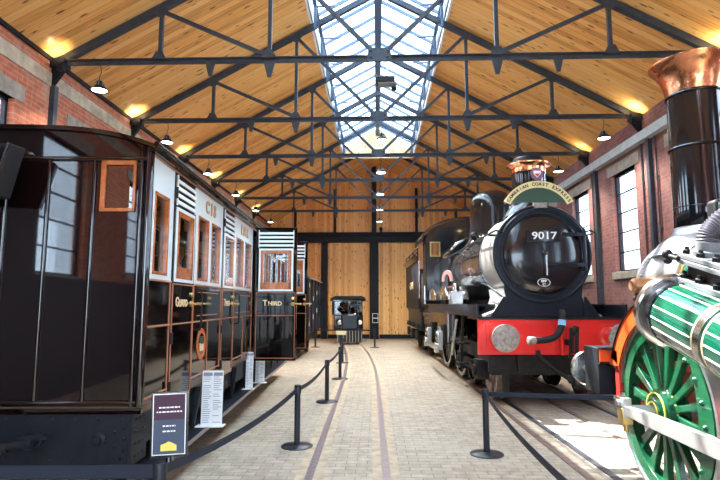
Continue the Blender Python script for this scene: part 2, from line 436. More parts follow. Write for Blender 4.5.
# side windows
wn_i = [1]
def window(x_in, out, y0, y1, z0, z1, rows=5):
    wn_i[0] += 1
    xg = x_in + out * .12
    m = MB(); t = .045
    m.box(xg - .03, xg + .03, y0, y0 + t, z0, z1).box(xg - .03, xg + .03, y1 - t, y1, z0, z1)
    m.box(xg - .03, xg + .03, y0, y1, z0, z0 + t).box(xg - .03, xg + .03, y0, y1, z1 - t, z1)
    for k in range(1, rows):
        z = z0 + (z1 - z0) * k / rows
        m.box(xg - .018, xg + .018, y0, y1, z - .014, z + .014)
    f = struct(m.build('window_%d' % wn_i[0], M['dark_steel'], smooth=False))
    MB().box(xg - .004, xg + .004, y0 + .01, y1 - .01, z0 + .01, z1 - .01).build('glass', M['glass'], f, smooth=False)
    s = MB().box(min(x_in - out * .05, x_in + out * .16), max(x_in - out * .05, x_in + out * .16), y0 - .12, y1 + .12, z0 - .16, z0)
    s.build('sill', M['stone'], f, .01)
    MB().box(min(x_in - out * .012, x_in + out * .15), max(x_in - out * .012, x_in + out * .15), y0 - .2, y1 + .2, z1, z1 + .24).build('lintel', M['stone'], f)
for w in WIN_R: window(XR, 1, *w)
for w in WIN_L: window(XL, -1, *w)

# back wall steelwork and doors
yb = YB
struct(MB().box(XL, XR, yb - .22, yb, 4.50, 4.74).box(XL, XR, yb - .16, yb, 4.86, 4.98).box(XL, XR, yb - .08, yb, 4.74, 4.86).build('trim_3', M['dark_steel']))
tr = 4
for x0, x1, z0, z1, d in ((-.34, .08, 0, 4.5, .26), (-.24, -.02, 4.98, 8.15, .2), (-2.62, -2.33, 0, 4.5, .2), (2.2, 2.5, 0, 4.5, .2), (-4.9, -4.65, 0, 4.5, .2), (4.75, 5.0, 0, 4.5, .2),
                          (-2.05, -1.93, 4.98, 7.05, .12), (1.83, 1.95, 4.98, 7.1, .12), (-3.95, -3.83, 4.98, 6.0, .12), (3.7, 3.82, 4.98, 6.1, .12)):
    struct(MB().box(x0, x1, yb - d, yb, z0, z1).build('trim_%d' % tr, M['dark_steel'])); tr += 1
for i, (x0, x1) in enumerate(((-4.62, -2.65), (-2.3, -.36), (.1, 2.17), (2.53, 4.72))):
    d = struct(MB().box(x0, x1, yb - .07, yb - .005, .2, 4.48).build('door_%d' % (i + 1), M['panel'], smooth=False))
    MB().box(x0, x1, yb - .1, yb - .004, .02, .2).build('kick_rail', M['dark_steel'], d)
# bolts plates on the central column
# ------------------------------------------------------------------ tracks in the floor
def track_rail(pts, w, mat, name, parent, z=.006, d=.06):
    m = MB(); L = []; R_ = []
    n = len(pts)
    for i, p in enumerate(pts):
        p = V((p[0], p[1], 0)); q = V((*pts[min(i + 1, n - 1)], 0)) - V((*pts[max(i - 1, 0)], 0)); q.normalize(); s = V((q.y, -q.x, 0))
        L.append(p - s * w / 2); R_.append(p + s * w / 2)
    vs = []
    for a, b in zip(L, R_):
        vs += [a + V((0, 0, -d)), b + V((0, 0, -d)), b + V((0, 0, z)), a + V((0, 0, z))]
    fs = []
    for i in range(n - 1):
        o = i * 4
        for k in range(4): fs.append((o + k, o + (k + 1) % 4, o + 4 + (k + 1) % 4, o + 4 + k))
    fs += [(0, 1, 2, 3), ((n - 1) * 4 + 3, (n - 1) * 4 + 2, (n - 1) * 4 + 1, (n - 1) * 4)]
    m.add(vs, fs)
    return m.build(name, mat, parent, smooth=False)
def curve_c(y):
    # centre line of the narrow gauge track: straight, then bending to the left
    c = -.25 - .012 * max(0, y - 3)
    if y > 11: c -= .0048 * (y - 11) ** 2
    return c
ys = [-7.9 + .5 * i for i in range(60)]
tn = thing('railway_track', 'narrow gauge track set flush in the paving, curving away to the small railcar', 'track')
def off(sx):
    out = []
    for y in ys:
        dx = (curve_c(y + .05) - curve_c(y - .05)) / .1; n = math.hypot(1, dx)
        out.append((curve_c(y) + sx / n, y - sx * dx / n))
    return out
for sx in (-.36, .36):
    track_rail(off(sx), .07, M['rail'], 'rail', tn, .008)
    for e in (-.085, .085): track_rail(off(sx + e), .09, M['timber'], 'edging_timber', tn, .004)
td = thing('railway_track', 'dual gauge track under the black locomotive with four rusty rails', 'track')
for x, mt in ((1.94, 'rail_rust'), (2.19, 'rail_dk'), (2.9, 'rail_rust'), (3.47, 'rail_dk')):
    track_rail([(x + .06, 2.0), (x, 6), (x - .1, 12), (x - .45, 24.5)], .07, M[mt], 'rail', td, .012)
tc_ = thing('railway_track', 'standard gauge track mostly hidden beneath the maroon carriage', 'track')
CA = math.radians(2.4)
def car_w(x, y, z=0):
    return (-1.8 + x * math.cos(CA) - y * math.sin(CA), 4.14 + x * math.sin(CA) + y * math.cos(CA), z)
for x in (-1.95, -.5):
    track_rail([car_w(x, -4)[:2], car_w(x, 10)[:2]], .07, M['rail_dk'], 'rail', tc_, .012)

# ------------------------------------------------------------------ trusses
TZ = 5.38
def make_truss():
    t = thing('roof_truss', '', 'roof truss', (0, TY[0], 0), 0, 'dark steel trusses carrying the pine roof')
    L, R_ = XL + .05, XR - .05
    MB().box(L, R_, -.05, .05, TZ + .03, TZ + .045).box(L, R_, -.012, .012, TZ - .045, TZ + .03).build('tie_beam', M['steel'], t)
    def rz(x): return roofz(x) - .10
    for sx in (-1, 1):
        e = L if sx < 0 else R_
        MB().bar((e, 0, rz(e) + .03), (XM, 0, rz(XM) + .01), .09, .11).build('rafter', M['dark_steel'] if 0 else M['steel'], t)
    for k in (1, 2):
        for sx in (-1, 1):
            x = XC + sx * HW * (1 - k / 3.02)
            MB().bar((x, 0, TZ), (x, 0, rz(x)), .06, .06).build('post', M['steel'], t)
            x2 = XC + sx * HW * (1 - (k + 1) / 3.02) if k == 1 else XM + sx * .04
            MB().bar((x, 0, rz(x) - .03), (x2, 0, TZ + .06), .05, .06).build('diagonal', M['steel'], t)
            for s2, zz in ((1, TZ + .02), (-1, rz(x) - .02)):
                g = MB()
                g.prism([(-.12, 0), (.12, 0), (.05, s2 * .13), (-.05, s2 * .13)], lambda u, v, zz=zz, x=x: V((x + u, -.06, zz + v)), lambda u, v, zz=zz, x=x: V((x + u, -.045, zz + v)))
                g.build('gusset_plate', M['steel'], t)
            g = MB()
            if k == 2:
                g.prism([(-.095, 0), (.095, 0), (.03, -.27), (-.03, -.27)], lambda u, v, x=x: V((x + u, -.02, TZ + v)), lambda u, v, x=x: V((x + u, .02, TZ + v)))
            else:
                g.prism([(-.08, 0), (.08, 0), (.025, -.24), (-.025, -.24)], lambda u, v, x=x, sx=sx: V((x - sx * .8 + u, -.02, TZ + v)), lambda u, v, x=x, sx=sx: V((x - sx * .8 + u, .02, TZ + v)))
            g.build('hanging_bracket', M['steel'], t)
    g = MB().prism([(-.19, -.06), (.19, -.06), (.17, .15), (-.17, .15)], lambda u, v: V((XM + u, -.065, TZ + v)), lambda u, v: V((XM + u, -.05, TZ + v)))
    g.studs([(XM + sx, -.065, TZ + z) for sx in (-.13, .13) for z in (.0, .1)], (0, -1, 0), .02, .02)
    g.build('centre_plate', M['steel'], t)
    for sx, e in ((1, XL), (-1, XR)):
        g = MB().box(min(e, e + sx * .22), max(e, e + sx * .22), -.1, .1, TZ - .1, TZ + .04)
        g.prism([(0, 0), (.2, 0), (0, -.3)], lambda u, v, e=e, sx=sx: V((e + sx * u, -.04, TZ - .1 + v)), lambda u, v, e=e, sx=sx: V((e + sx * u, .04, TZ - .1 + v)))
        g.build('wall_bracket', M['dark_steel'], t)
    return t
TN = ['floodlight truss', 'truss behind the floodlight', 'second truss beyond the floodlight', 'third truss beyond the floodlight', 'last truss but one', 'truss next to the end wall']
TL = ['dark steel roof truss the black box floodlight hangs from', 'dark steel roof truss just behind the one carrying the floodlight',
      'dark steel roof truss two along from the floodlight truss', 'dark steel roof truss three along from the floodlight truss',
      'dark steel roof truss last but one before the boarded end wall', 'dark steel roof truss next to the boarded end wall']
tr0 = make_truss()
for i, y in enumerate(TY):
    t = tr0 if i == 0 else copy_tree(tr0)
    t.location.y = y; t['label'] = TL[i]

PEND = 130
ORD = ['nearest', 'second', 'third', 'fourth', 'fifth', 'farthest']
def make_pendant(flood=False):
    t = thing('pendant_lamp', '', 'lamp', (0, 0, TZ - .06), 0, 'industrial lamps hung from the tie beams')
    MB().tube([(0, 0, .03), (.02, 0, -.12), (-.015, 0, -.22), (0, 0, -.3)], .008, 6).build('cord', M['rubber'], t)
    MB().lathe([(.02, -.28), (.05, -.29), (.055, -.36), (.09, -.38), (.15, -.43), (.165, -.47), (.158, -.47), (.10, -.42), (.0, -.41)], (0, 0, 0), n=20).build('shade', M['dark_steel'], t)
    g = MB()
    for k in range(6): g.bar((.05 * math.cos(k), .05 * math.sin(k), -.3), (.10 * math.cos(k), .10 * math.sin(k), -.385), .008, .03)
    g.build('cooling_fins', M['grey_plastic'], t)
    MB().lathe([(.0, -.455), (.135, -.455), (.14, -.462), (.0, -.468)], (0, 0, 0), n=20).build('lamp_disc', M['lamp'], t)
    return t
pl0 = make_pendant(); used = False; pl0.scale = (.8, .8, .85)
for i, y in enumerate(TY):
    for side, x in (('left', XL + .76), ('centre', XM + .06), ('right', XR - .75)):
        if side == 'centre' and i == 0: continue
        if side == 'right' and i not in (1, 2): continue
        t = pl0 if not used else copy_tree(pl0); used = True
        t.location = (x, y, TZ - .06)
        t['label'] = 'lit pendant lamp %s, on the %s' % ({'left': 'over the carriage roof', 'centre': 'under the ridge lantern', 'right': 'beside the tall window wall'}[side], TN[i])
        ld = bpy.data.lights.new('pendant_light', 'SPOT'); ld.energy = PEND; ld.color = (1, .90, .74); ld.spot_size = math.radians(140); ld.spot_blend = .6; ld.shadow_soft_size = .12
        lo = bpy.data.objects.new('pendant_light', ld); COL.objects.link(lo); lo.parent = t; lo.location = (0, 0, -.50)
# hanging floodlight on the nearest truss
HFL = t = thing('hanging_floodlight', 'black box floodlight dangling on a wire from the nearest truss under the lantern', 'lamp', (XM + .1, TY[0], TZ - .06))
MB().tube([(0, 0, .02), (.03, 0, -.12), (.0, 0, -.24), (-.02, 0, -.33)], .008, 6).build('wire', M['white'], t)
MB().box(-.19, .17, -.12, .12, -.43, -.32).build('housing', M['dark_steel'], t, .01)
MB().box(-.15, .2, -.1, .1, -.47, -.43).build('reflector', M['grey_plastic'], t, .005)
MB().lathe([(.03, 0), (.05, .02), (.05, .09), (.03, .1)], (.15, -.05, -.52), (0, -.7, -.7), 12).build('sensor', M['dark_steel'], t)

HFL.scale = (.8, .8, .8)
# uplighters at the feet of the trusses
def make_up(sx):
    t = thing('uplighter', '', 'lamp', (0, 0, 0), 0, 'warm uplighters at the feet of the trusses')
    MB().box(-.05, .05, -.05, .05, -.08, .03).build('housing', M['dark_steel'], t)
    MB().box(-.035, .035, -.035, .035, .012, .034).build('lit_strip', M['uplamp'], t)
    return t
ups = make_up(1); used = False
for i, y in enumerate(TY):
    for side, x, r in (('left', XL + .26, .55), ('right', XR - .26, -.55)):
        if side == 'right' and i > 2: continue
        for dy in (-.22,):
            t = ups if not used else copy_tree(ups); used = True
            t.location = (x, y + dy, TZ - .14)
            t['label'] = 'warm uplighter at the %s end, %s' % ('carriage wall' if side == 'left' else 'tall window wall', TN[i])
            ld = bpy.data.lights.new('uplight_glow', 'SPOT'); ld.energy = 6; ld.color = (1, .85, .52); ld.spot_size = math.radians(115); ld.spot_blend = .7; ld.shadow_soft_size = .03
            lo = bpy.data.objects.new('uplight_glow', ld); COL.objects.link(lo); lo.parent = t; lo.location = (0, 0, .05)
            lo.rotation_euler = (PI, 0, 0) if 0 else (PI - .0, (.5 if side == 'left' else -.5) * -1, 0)

# wall columns, gantry beam, conduits
def column(x, y, lab, sx):
    t = thing('wall_column', lab, 'column', (x, y, 0), 0, 'steel columns on the brick walls')
    MB().box(min(0, sx * .08), max(0, sx * .08), -.05, .05, 0, 5.0).build('shaft', M['steel'], t)
    MB().box(min(0, sx * .02), max(0, sx * .02), -.1, .1, .02, .3).build('foot_plate', M['steel'], t)
    return t
column(XL, TY[0], 'grey steel column on brick above the carriage roof', 1)
column(XR, 10.42, 'dark steel column on brick beside the copper flared chimney', -1)
column(XR, 13.0, 'dark steel column on brick between the two tall windows', -1)
t = tag(MB().box(XR - .16, XR - .02, 3, 22, 4.80, 4.98).build('gantry_beam', M['steel_lt']), 'pale grey steel beam running along the top of the tall window wall', 'beam')
for y, lab in ((10.75, 'thin conduit pipe between the larger tall window and its steel column'), (10.2, 'thin conduit pipe on the near side of the steel column by the chimney'), (13.25, 'thin conduit pipe on brick beside the farther tall window')):
    MBx = MB().tube([(XR - .03, y, .02), (XR - .03, y, 4.85)], .018, 8)
    for z in (1, 2, 3, 4): MBx.box(XR - .05, XR, y - .03, y + .03, z - .01, z + .01)
    tag(MBx.build('conduit_pipe', M['steel']), lab, 'pipe', 'conduits on the tall window wall')

# camera box and notice at the end wall
t = thing('security_camera', 'small black security camera above the dark beam of the end wall', 'camera', (.2, yb - .3, 5.1))
MB().box(-.05, .05, -.05, .3, -.12, -.06).build('bracket', M['dark_steel'], t)
MB().lathe([(.0, -.1), (.06, -.08), (.09, 0), (.06, .08), (0, .1)], (0, -.05, .0), (0, 0, 1), 12).build('camera_body', M['dark_steel'], t)
t = thing('notice', 'small white edged notice on the dark central column of the end wall', 'sign', (-.08, yb - .26, .95))
MB().box(-.14, .14, -.02, 0, -.22, .22).build('board', M['white'], t)
MB().box(-.115, .115, -.025, -.019, -.195, -.02).box(-.115, .115, -.025, -.019, .02, .195).build('panel', M['dark_steel'], t)

# ------------------------------------------------------------------ carriage
CAR = thing('railway_carriage', 'maroon and white vintage railway carriage with two doors standing open', 'railway carriage', (-1.8, 4.14, 0), CA)
CL, CWD = 8.45, 2.4
ZB, ZW, ZL, ZC, ZT = .83, 1.80, 1.42, 2.52, 2.80
DW = .66
DOORS = [(.60, 'shut', 'GUARD'), (2.42, 'shut', 'THIRD'), (4.40, 'open', 'THIRD'), (6.36, 'open', 'FIRST')]
def roofprof(u):  # u in -1..1
    return 2.86 + .16 * (1 - abs(u) ** 3.2)
# end wall with window opening
ex0, ex1, ez0, ez1 = -.375, -.10, 2.32, 2.73
e = MB()
e.box(-CWD, ex0, 0, .06, ZB, 2.74).box(ex1, 0, 0, .06, ZB, 2.74).box(ex0, ex1, 0, .06, ZB, ez0).box(ex0, ex1, 0, .06, ez1, 2.74)
pts = [(-CWD, 2.74), (0, 2.74)] + [(-CWD / 2 + CWD / 2 * math.cos(PI * k / 24) * 1.0, roofprof(math.cos(PI * k / 24)) - .03) for k in range(25)]
e.prism(pts, lambda u, v: V((u, 0, v)), lambda u, v: V((u, .06, v)))
e.build('end_panel', M['maroon'], CAR, smooth=False)
b = MB()
for x in (-.43, -.79, -1.12, -1.48, -1.84, -2.2): b.lathe([(.016, ZB + .02), (.016, 2.74)], (x, -.003, 0), n=10)
b.cyl((-CWD, -.004, 2.745), (0, -.004, 2.745), .02); b.cyl((-CWD, -.004, ZB + .03), (0, -.004, ZB + .03), .018)
b.box(-CWD - .02, .03, -.03, .0, ZB - .05, ZB - .01)
b.build('end_beading', M['maroon'], CAR)
b = MB().cyl((-.005, .01, ZB), (-.005, .01, 2.84), .035, n=16).cyl((-.06, -.004, ZB), (-.06, -.004, 2.8), .018, n=10)
b.build('corner_post', M['maroon'], CAR)
f = MB(); t_ = .035
f.box(ex0, ex0 + t_, -.02, .05, ez0, ez1).box(ex1 - t_ * .6, ex1, -.02, .05, ez0, ez1).box(ex0, ex1, -.02, .05, ez0, ez0 + t_ * .8).box(ex0, ex1, -.02, .05, ez1 - t_, ez1)
wf_ = f.build('end_window_frame', M['varnish'], CAR, .003)
MB().box(ex0 + .02, ex1 - .02, .0, .006, ez0 + .02, ez1 - .02).build('pane', M['endglass'], wf_, smooth=False)
# other walls, floor, partitions
MB().box(-CWD, 0, CL - .06, CL, ZB, 2.9).build('end_panel', M['maroon'], CAR)
MB().box(-CWD, -CWD + .05, .06, CL - .06, ZB, 2.86).build('far_side_panel', M['maroon'], CAR)
MB().box(-CWD, 0, .0, CL, ZB - .06, ZB).build('carriage_floor', M['inside'], CAR)
part_y = [1.75, 3.95, 5.75, 7.4]
for y in part_y:
    MB().box(-CWD + .06, -.07, y - .02, y + .02, ZB, 2.84).build('partition', M['inside'], CAR)
for y in (3.6, 4.3, 5.4, 6.1, 7.05, 7.75):
    MB().box(-CWD + .1, -.12, y - .24, y + .24, 1.2, 1.34).build('bench_seat', M['uphol'], CAR, .02)
# side wall
segs = []
cur = 0.02
for y0, st, txt in DOORS:
    segs.append((cur, y0)); cur = y0 + DW
segs.append((cur, CL))
for i, (a, c) in enumerate(segs):
    up = MB(); lo = MB(); bead = MB()
    lo.box(-.05, 0, a, c, ZB, ZW)
    up.box(-.05, 0, a, c, ZC, ZT)
    L = c - a
    nW = 1 if L < .8 else 2
    ww = (L - .12 * (nW + 1)) / nW
    zlo, zhi = ZW + .04, ZC
    up.box(-.05, 0, a, c, ZW, zlo)
    for k in range(nW + 1):
        s0 = a + k * (ww + .12)
        up.box(-.05, 0, s0, s0 + .12, zlo, zhi)
    for k in range(nW):
        w0 = a + .12 + k * (ww + .12); w1 = w0 + ww
        f = MB(); q = .026
        f.box(-.045, .008, w0, w0 + q, zlo, zhi).box(-.045, .008, w1 - q, w1, zlo, zhi).box(-.045, .008, w0, w1, zlo, zlo + q).box(-.045, .008, w0, w1, zhi - q, zhi)
        fo = f.build('window_frame', M['varnish'], CAR, .004)
        MB().box(-.03, -.024, w0 + .02, w1 - .02, zlo + .02, zhi - .02).build('pane', M['carglass'], fo, smooth=False)
    for y in (a, c):
        for dy in (.022,):
            yy = y + (dy if y == a else -dy)
            bead.cyl((.002, yy, ZB + .02), (.002, yy, ZW), .008, n=8)
    for z in (ZB + .04, ZL, ZW - .005): bead.cyl((.002, a, z), (.002, c, z), .009, n=8)
    if L > 1:
        bead.cyl((.004, a + .16, ZL + .06), (.004, c - .16, ZL + .06), .006, n=6)
        bead.cyl((.004, a + .16, ZW - .08), (.004, c - .16, ZW - .08), .006, n=6)
        bead.cyl((.002, (a + c) / 2, ZB + .02), (.002, (a + c) / 2, ZL), .008, n=8)
    lo.build('lower_side_panel', M['car_blk'], CAR, smooth=False)
    up.build('upper_side_panel', M['car_white'], CAR, smooth=False)
    bead.build('lining', M['lining'], CAR)
# header over doors + gutter
MB().box(-.06, .004, 0, CL, ZT, 2.875).build('cant_rail', M['car_blk'], CAR)
for i, (y0, st, txt) in enumerate(DOORS):
    MB().box(-.05, .0, y0, y0 + DW, ZB - .02, ZB + .01).box(-.05, -.01, y0, y0 + .02, ZB, ZT).box(-.05, -.01, y0 + DW - .02, y0 + DW, ZB, ZT).build('door_jamb', M['varnish'] if st == 'open' else M['car_blk'], CAR)
# roof
rp = [(-CWD / 2 + (CWD / 2 + .05) * math.cos(PI * k / 28), roofprof(math.cos(PI * k / 28))) for k in range(29)]
ri = [(x, z - .035) for x, z in reversed(rp)]
r_ = MB().prism(rp + ri, lambda u, v: V((u, -.03, v)), lambda u, v: V((u, CL + .03, v)))
r_.build('carriage_roof', M['maroon'], CAR)
g = MB().cyl((.055, -.03, 2.862), (.055, CL + .03, 2.862), .022, n=10).box(.0, .05, -.03, CL + .03, 2.80, 2.83)
g.build('gutter', M['car_blk'], CAR)
MB().cyl((.012, -.0, 2.795), (.012, CL, 2.795), .01, n=8).build('gutter_lining', M['lining'], CAR)
g = MB().lathe([(.17, 0), (.17, .10), (.15, .16), (.10, .21), (.03, .235), (0, .237)], (-1.55, .86, 3.02), n=24)
g.build('roof_ventilator', M['white'], CAR)['label'] = 'white domed roof ventilator'
# doors
def make_door(txt):
    d = MB().box(0, DW, 0, .045, ZB - .11, ZW - .0).box(0, DW, 0, .045, ZC - .04, ZT + .02)
    d.box(0, .055, 0, .045, ZW, ZC).box(DW - .055, DW, 0, .045, ZW, ZC)
    o = d.build('door', M['car_blk'], CAR, .004)
    f = MB(); a, c, z0, z1 = .085, DW - .085, ZW + .03, ZC - .07; q = .05
    f.box(a, a + q, -.012, .04, z0, z1).box(c - q, c, -.012, .04, z0, z1).box(a, c, -.012, .04, z0, z0 + .11).box(a, c, -.012, .04, z1 - .05, z1)
    f.build('drop_light', M['varnish'], o, .004)
    w = MB(); q = .03
    w.box(a - q, a, -.010, .03, z0 - q, z1 + q).box(c, c + q, -.010, .03, z0 - q, z1 + q).box(a, c, -.010, .03, z0 - q, z0).box(a, c, -.010, .03, z1, z1 + q)
    w.build('window_moulding', M['car_white'], o)
    MB().box(a + .02, c - .02, .012, .018, z0 + .08, z1 - .03).build('pane', M['carglass'], o, smooth=False)
    l = MB()
    zz0, zz1 = ZC - .015, ZT - .035
    for k in range(4):
        z = zz0 + (zz1 - zz0) * (k + .1) / 4
        l.add([V((.06, -.012, z)), V((DW - .06, -.012, z)), V((DW - .06, -.002, z + .038)), V((.06, -.002, z + .038)), V((.06, .002, z)), V((DW - .06, .002, z)), V((DW - .06, .004, z + .038)), V((.06, .004, z + .038))],
              [(0, 1, 2, 3), (4, 7, 6, 5), (0, 4, 5, 1), (3, 2, 6, 7), (0, 3, 7, 4), (1, 5, 6, 2)])
    l.box(.045, .06, -.012, .004, zz0 - .01, zz1 + .01).box(DW - .06, DW - .045, -.012, .004, zz0 - .01, zz1 + .01)
    l.build('louvre', M['car_white'], o)
    bd = MB()
    for x in (.025, DW - .025): bd.cyl((x, -.002, ZB - .07), (x, -.002, ZW - .02), .007, n=8)
    for z in (ZB - .07, ZL, ZW - .02): bd.cyl((.025, -.002, z), (DW - .025, -.002, z), .007, n=8)
    bd.build('lining', M['lining'], o)
    h = MB().lathe([(.03, 0), (.03, .012), (.012, .015), (.012, .05)], (DW - .055, 0, 1.60), (0, -1, 0), 12)
    h.tube([(DW - .07, -.05, 1.60), (DW - .01, -.05, 1.605), (DW + .07, -.052, 1.60)], .012, 8); h.ball((DW + .075, -.05, 1.60), .017, 10)
    h.lathe([(.022, 0), (.022, .02), (.0, .022)], (DW - .055, 0, 1.69), (0, -1, 0), 12)
    h.build('handle', M['brass'], o)
    text('lettering', txt[0], .12, M['gold'], o, T(.165, -.002, 1.615) @ FACE_Y, .003, .003)
    text('lettering', txt[1:], .09, M['gold'], o, T(.212, -.002, 1.605) @ FACE_Y, .003, .003, 'LEFT', xs=1.05)
    for z in (ZB + .05, 1.3, 2.6): MB().cyl((.0, -.014, z - .05), (.0, -.014, z + .05), .016, n=10).build('hinge', M['rubber'], o)
    return o
for y0, st, txt in DOORS:
    o = make_door(txt)
    o.location = (0.008 if st == 'shut' else .05, y0, 0)
    o.rotation_euler = (0, 0, PI / 2 if st == 'shut' else (-CA if 0 else -.02))
# grab handles
for y0, st, txt in DOORS[:2]:
    y = y0 + DW + .09
    MB().tube([(.0, y, 1.72), (.06, y, 1.74), (.07, y, 1.68), (.07, y, 1.40), (.06, y, 1.34), (.0, y, 1.34)], .011, 8).build('grab_handle', M['rubber'], CAR)
# cantrail lettering
for (a, c), s in zip((segs[1], segs[2]), ('CIS', 'LMR')):
    text('lettering', ' '.join(s), .19, M['sign_letter'], CAR, T(.003, (a + c) / 2, ZC + .135) @ FACE_X, .006, .006, xs=1.15)
# crest
yc = segs[1][0] + .36
cr = MB().lathe([(.165, 0), (.165, .006), (.115, .006), (.115, 0)], (0, yc, 1.18), (1, 0, 0), 28, closed=True).build('crest_ring', M['crest'], CAR)
MB().lathe([(.115, 0), (.115, .004)], (.0, yc, 1.18), (1, 0, 0), 20).build('crest_field', M['maroon'], CAR)
MB().box(0, .014, yc - .06, yc + .06, 1.11, 1.19).build('crest_shield', M['gold'], CAR)
MB().box(0, .016, yc - .045, yc + .045, 1.18, 1.26).build('crest_badge', M['green_dk'], CAR)
# underframe
MB().box(-CWD + .0, -.06, -.02, .12, .41, .79).build('headstock', M['dark_steel'], CAR, .008)
rv = MB()
rv.studs([(-.12 - .17 * k, -.02, z) for k in range(13) for z in (.46, .745)], (0, -1, 0), .014, .012)
rv.studs([(-.09, -.02, z) for z in (.52, .6, .68)] + [(-.16, -.02, z) for z in (.55, .65)], (0, -1, 0), .016, .014)
rv.build('rivets', M['dark_steel'], CAR)
rv = MB().box(-.06, -.035, -.02, .28, .4, .79)
rv.studs([(-.035, .05 + .07 * k, z) for k in range(3) for z in (.46, .55, .64, .73)], (1, 0, 0), .014, .014)
rv.build('corner_plate', M['dark_steel'], CAR)
MB().box(-.15, -.05, .1, CL - .1, .50, .77).box(-CWD + .05, -CWD + .15, .1, CL - .1, .5, .77).build('sole_bar', M['dark_steel'], CAR)
for k in range(9):
    y = .7 + k * .88
    sb = MB()
    sb.prism([(0, .74), (.13, .74), (.13, .70), (.03, .32), (0, .32)], lambda u, v, y=y: V((-.05 + u * .6, y - .02, v)), lambda u, v, y=y: V((-.05 + u * .6, y + .02, v)))
    sb.studs([(-.05, y + .06, z) for z in (.55, .63, .71)], (1, 0, 0), .013, .012)
    sb.build('step_bracket', M['dark_steel'], CAR)
MB().box(-.32, .08, .35, CL - .1, .29, .32).build('foot_board', M['dark_steel'], CAR)
MB().box(.08, .086, .35, CL - .1, .285, .325).build('foot_board_edging', M['rail'], CAR)
def rail_wheel(name, r, w, mat, tyre, spokes=8):
    m = MB().lathe([(r - .09, -w / 2), (r, -w / 2), (r, w / 2 - .02), (r + .03, w / 2 - .02), (r + .03, w / 2), (r - .09, w / 2)], (0, 0, 0), (1, 0, 0), 36, closed=True)
    m.lathe([(.09, -w / 2), (.09, w / 2)], (0, 0, 0), (1, 0, 0), 20)
    for k in range(spokes):
        a = 2 * PI * k / spokes; c, s = math.cos(a), math.sin(a)
        m.bar((0, .07 * c, .07 * s), (0, (r - .07) * c, (r - .07) * s), .04, .06, (1, 0, 0))
    return m
for y in (1.9, 6.5):
    for x in (-.5, -1.95):
        rail_wheel('wheel', .42, .12, 0, 0).build('wheel', M['grime'], CAR, loc=(x, y, .46))
    MB().cyl((-2.1, y, .46), (-.3, y, .46), .06).build('axle', M['grime'], CAR)
    for x in (-.28, -2.12):
        MB().box(x - .08, x + .08, y - .13, y + .13, .33, .58).prism([(-.45, .5), (.45, .5), (.12, .25), (-.12, .25)], lambda u, v, x=x, y=y: V((x - .02, y + u, v + .02)), lambda u, v, x=x, y=y: V((x + .02, y + u, v + .02))).build('axle_guard', M['grime'], CAR)
MB().box(-1.9, -.55, .3, CL - .3, .55, .75).build('under_frame', M['grime'], CAR)
# brake hose and valve on the headstock
hv = MB().lathe([(.05, 0), (.05, .05), (.035, .06), (.035, .14)], (-.72, -.02, .60), (0, -1, 0), 14)
hv.box(-.80, -.58, -.17, -.14, .63, .655).lathe([(.028, -.02), (.045, -.02), (.045, .03), (.028, .03)], (-.72, -.15, .60), (1, 0, 0), 12)
hv.cyl((-.72, -.15, .6), (-.9, -.17, .58), .032)
hv.build('brake_valve', M['dark_steel'], CAR, .003)
MB().tube([(-.86, -.165, .58), (-.94, -.18, .565), (-1.04, -.2, .52), (-1.1, -.22, .44), (-1.13, -.22, .33)], .04, 12).build('brake_hose', M['rubber'], CAR)
MB().cyl((-.90, -.172, .577), (-.915, -.175, .574), .044).build('hose_clip', M['polish'], CAR)
MB().lathe([(.055, 0), (.055, .02), (.03, .03), (.03, .06), (.0, .062)], (-.27, -.02, .60), (0, -1, 0), 6).build('end_nut', M['dark_steel'], CAR)
for x in (-1.2,):
    MB().lathe([(.10, 0), (.10, .04), (.06, .07), (.06, .38), (.12, .40), (.16, .42), (.15, .47), (.0, .49)], (x, -.02, .6), (0, -1, 0), 20).build('buffer', M['grime'], CAR)
MB().box(-1.32, -1.06, -.03, -.019, .47, .74).build('buffer_plate', M['dark_steel'], CAR, .01)

# black monitor in front of the carriage end
t = thing('display_monitor', 'black monitor on a grey stand in front of the carriage end', 'screen', (-3.02, 3.85, 0), math.radians(-9))
MB().lathe([(.16, 0), (.16, .015), (.03, .03), (.025, 2.42)], (-.34, .04, 0), n=16).build('stand', M['grey_plastic'], t)
mb = MB()
mb.prism([(-.05, 2.32), (.30, 2.31), (.26, 2.66), (-.05, 2.66)] if 0 else [(-.45, 2.41), (.22, 2.39), (.33, 2.78), (-.45, 2.78)], lambda u, v: V((u, -.02, v)), lambda u, v: V((u * .96 + .04, .11, v - .01)))
mb.build('monitor_case', M['rubber'], t, .012)
MB().prism([(-.42, 2.44), (.19, 2.42), (.29, 2.75), (-.42, 2.75)], lambda u, v: V((u, -.032, v)), lambda u, v: V((u, -.021, v))).build('screen', M['screen'], t)
MB().bar((.222, -.035, 2.39), (.332, -.035, 2.78), .01, .01).build('screen_edge_highlight', M['polish'], t)  # polished strip imitates the highlight along the monitor case edge
MB().ball((.12, .03, 2.825), .05, 14).build('speaker_ball', M['polish'], t)

# ------------------------------------------------------------------ black locomotive
LA = math.radians(1.72)
LO = thing('steam_locomotive', 'large black steam locomotive with red buffer beam and copper capped chimney', 'locomotive', (2.735, 8.6, 0), LA)
ZC_ = 2.42
MB().box(-1.17, 1.15, 0, .05, .82, 1.36).build('buffer_beam', M['red'], LO, .004)
MB().box(-1.16, 1.16, -.02, .06, 1.36, 1.385).build('beam_top_edge', M['blk_smoke'], LO)
rv = MB(); rv.studs([(x, 0, z) for x in (-1.08, -.5, .05, .5, 1.08) for z in (.86, 1.3)], (0, -1, 0), .012, .01); rv.box(.0, .03, -.015, 0, .82, 1.34)
rv.build('beam_rivets', M['red'], LO)
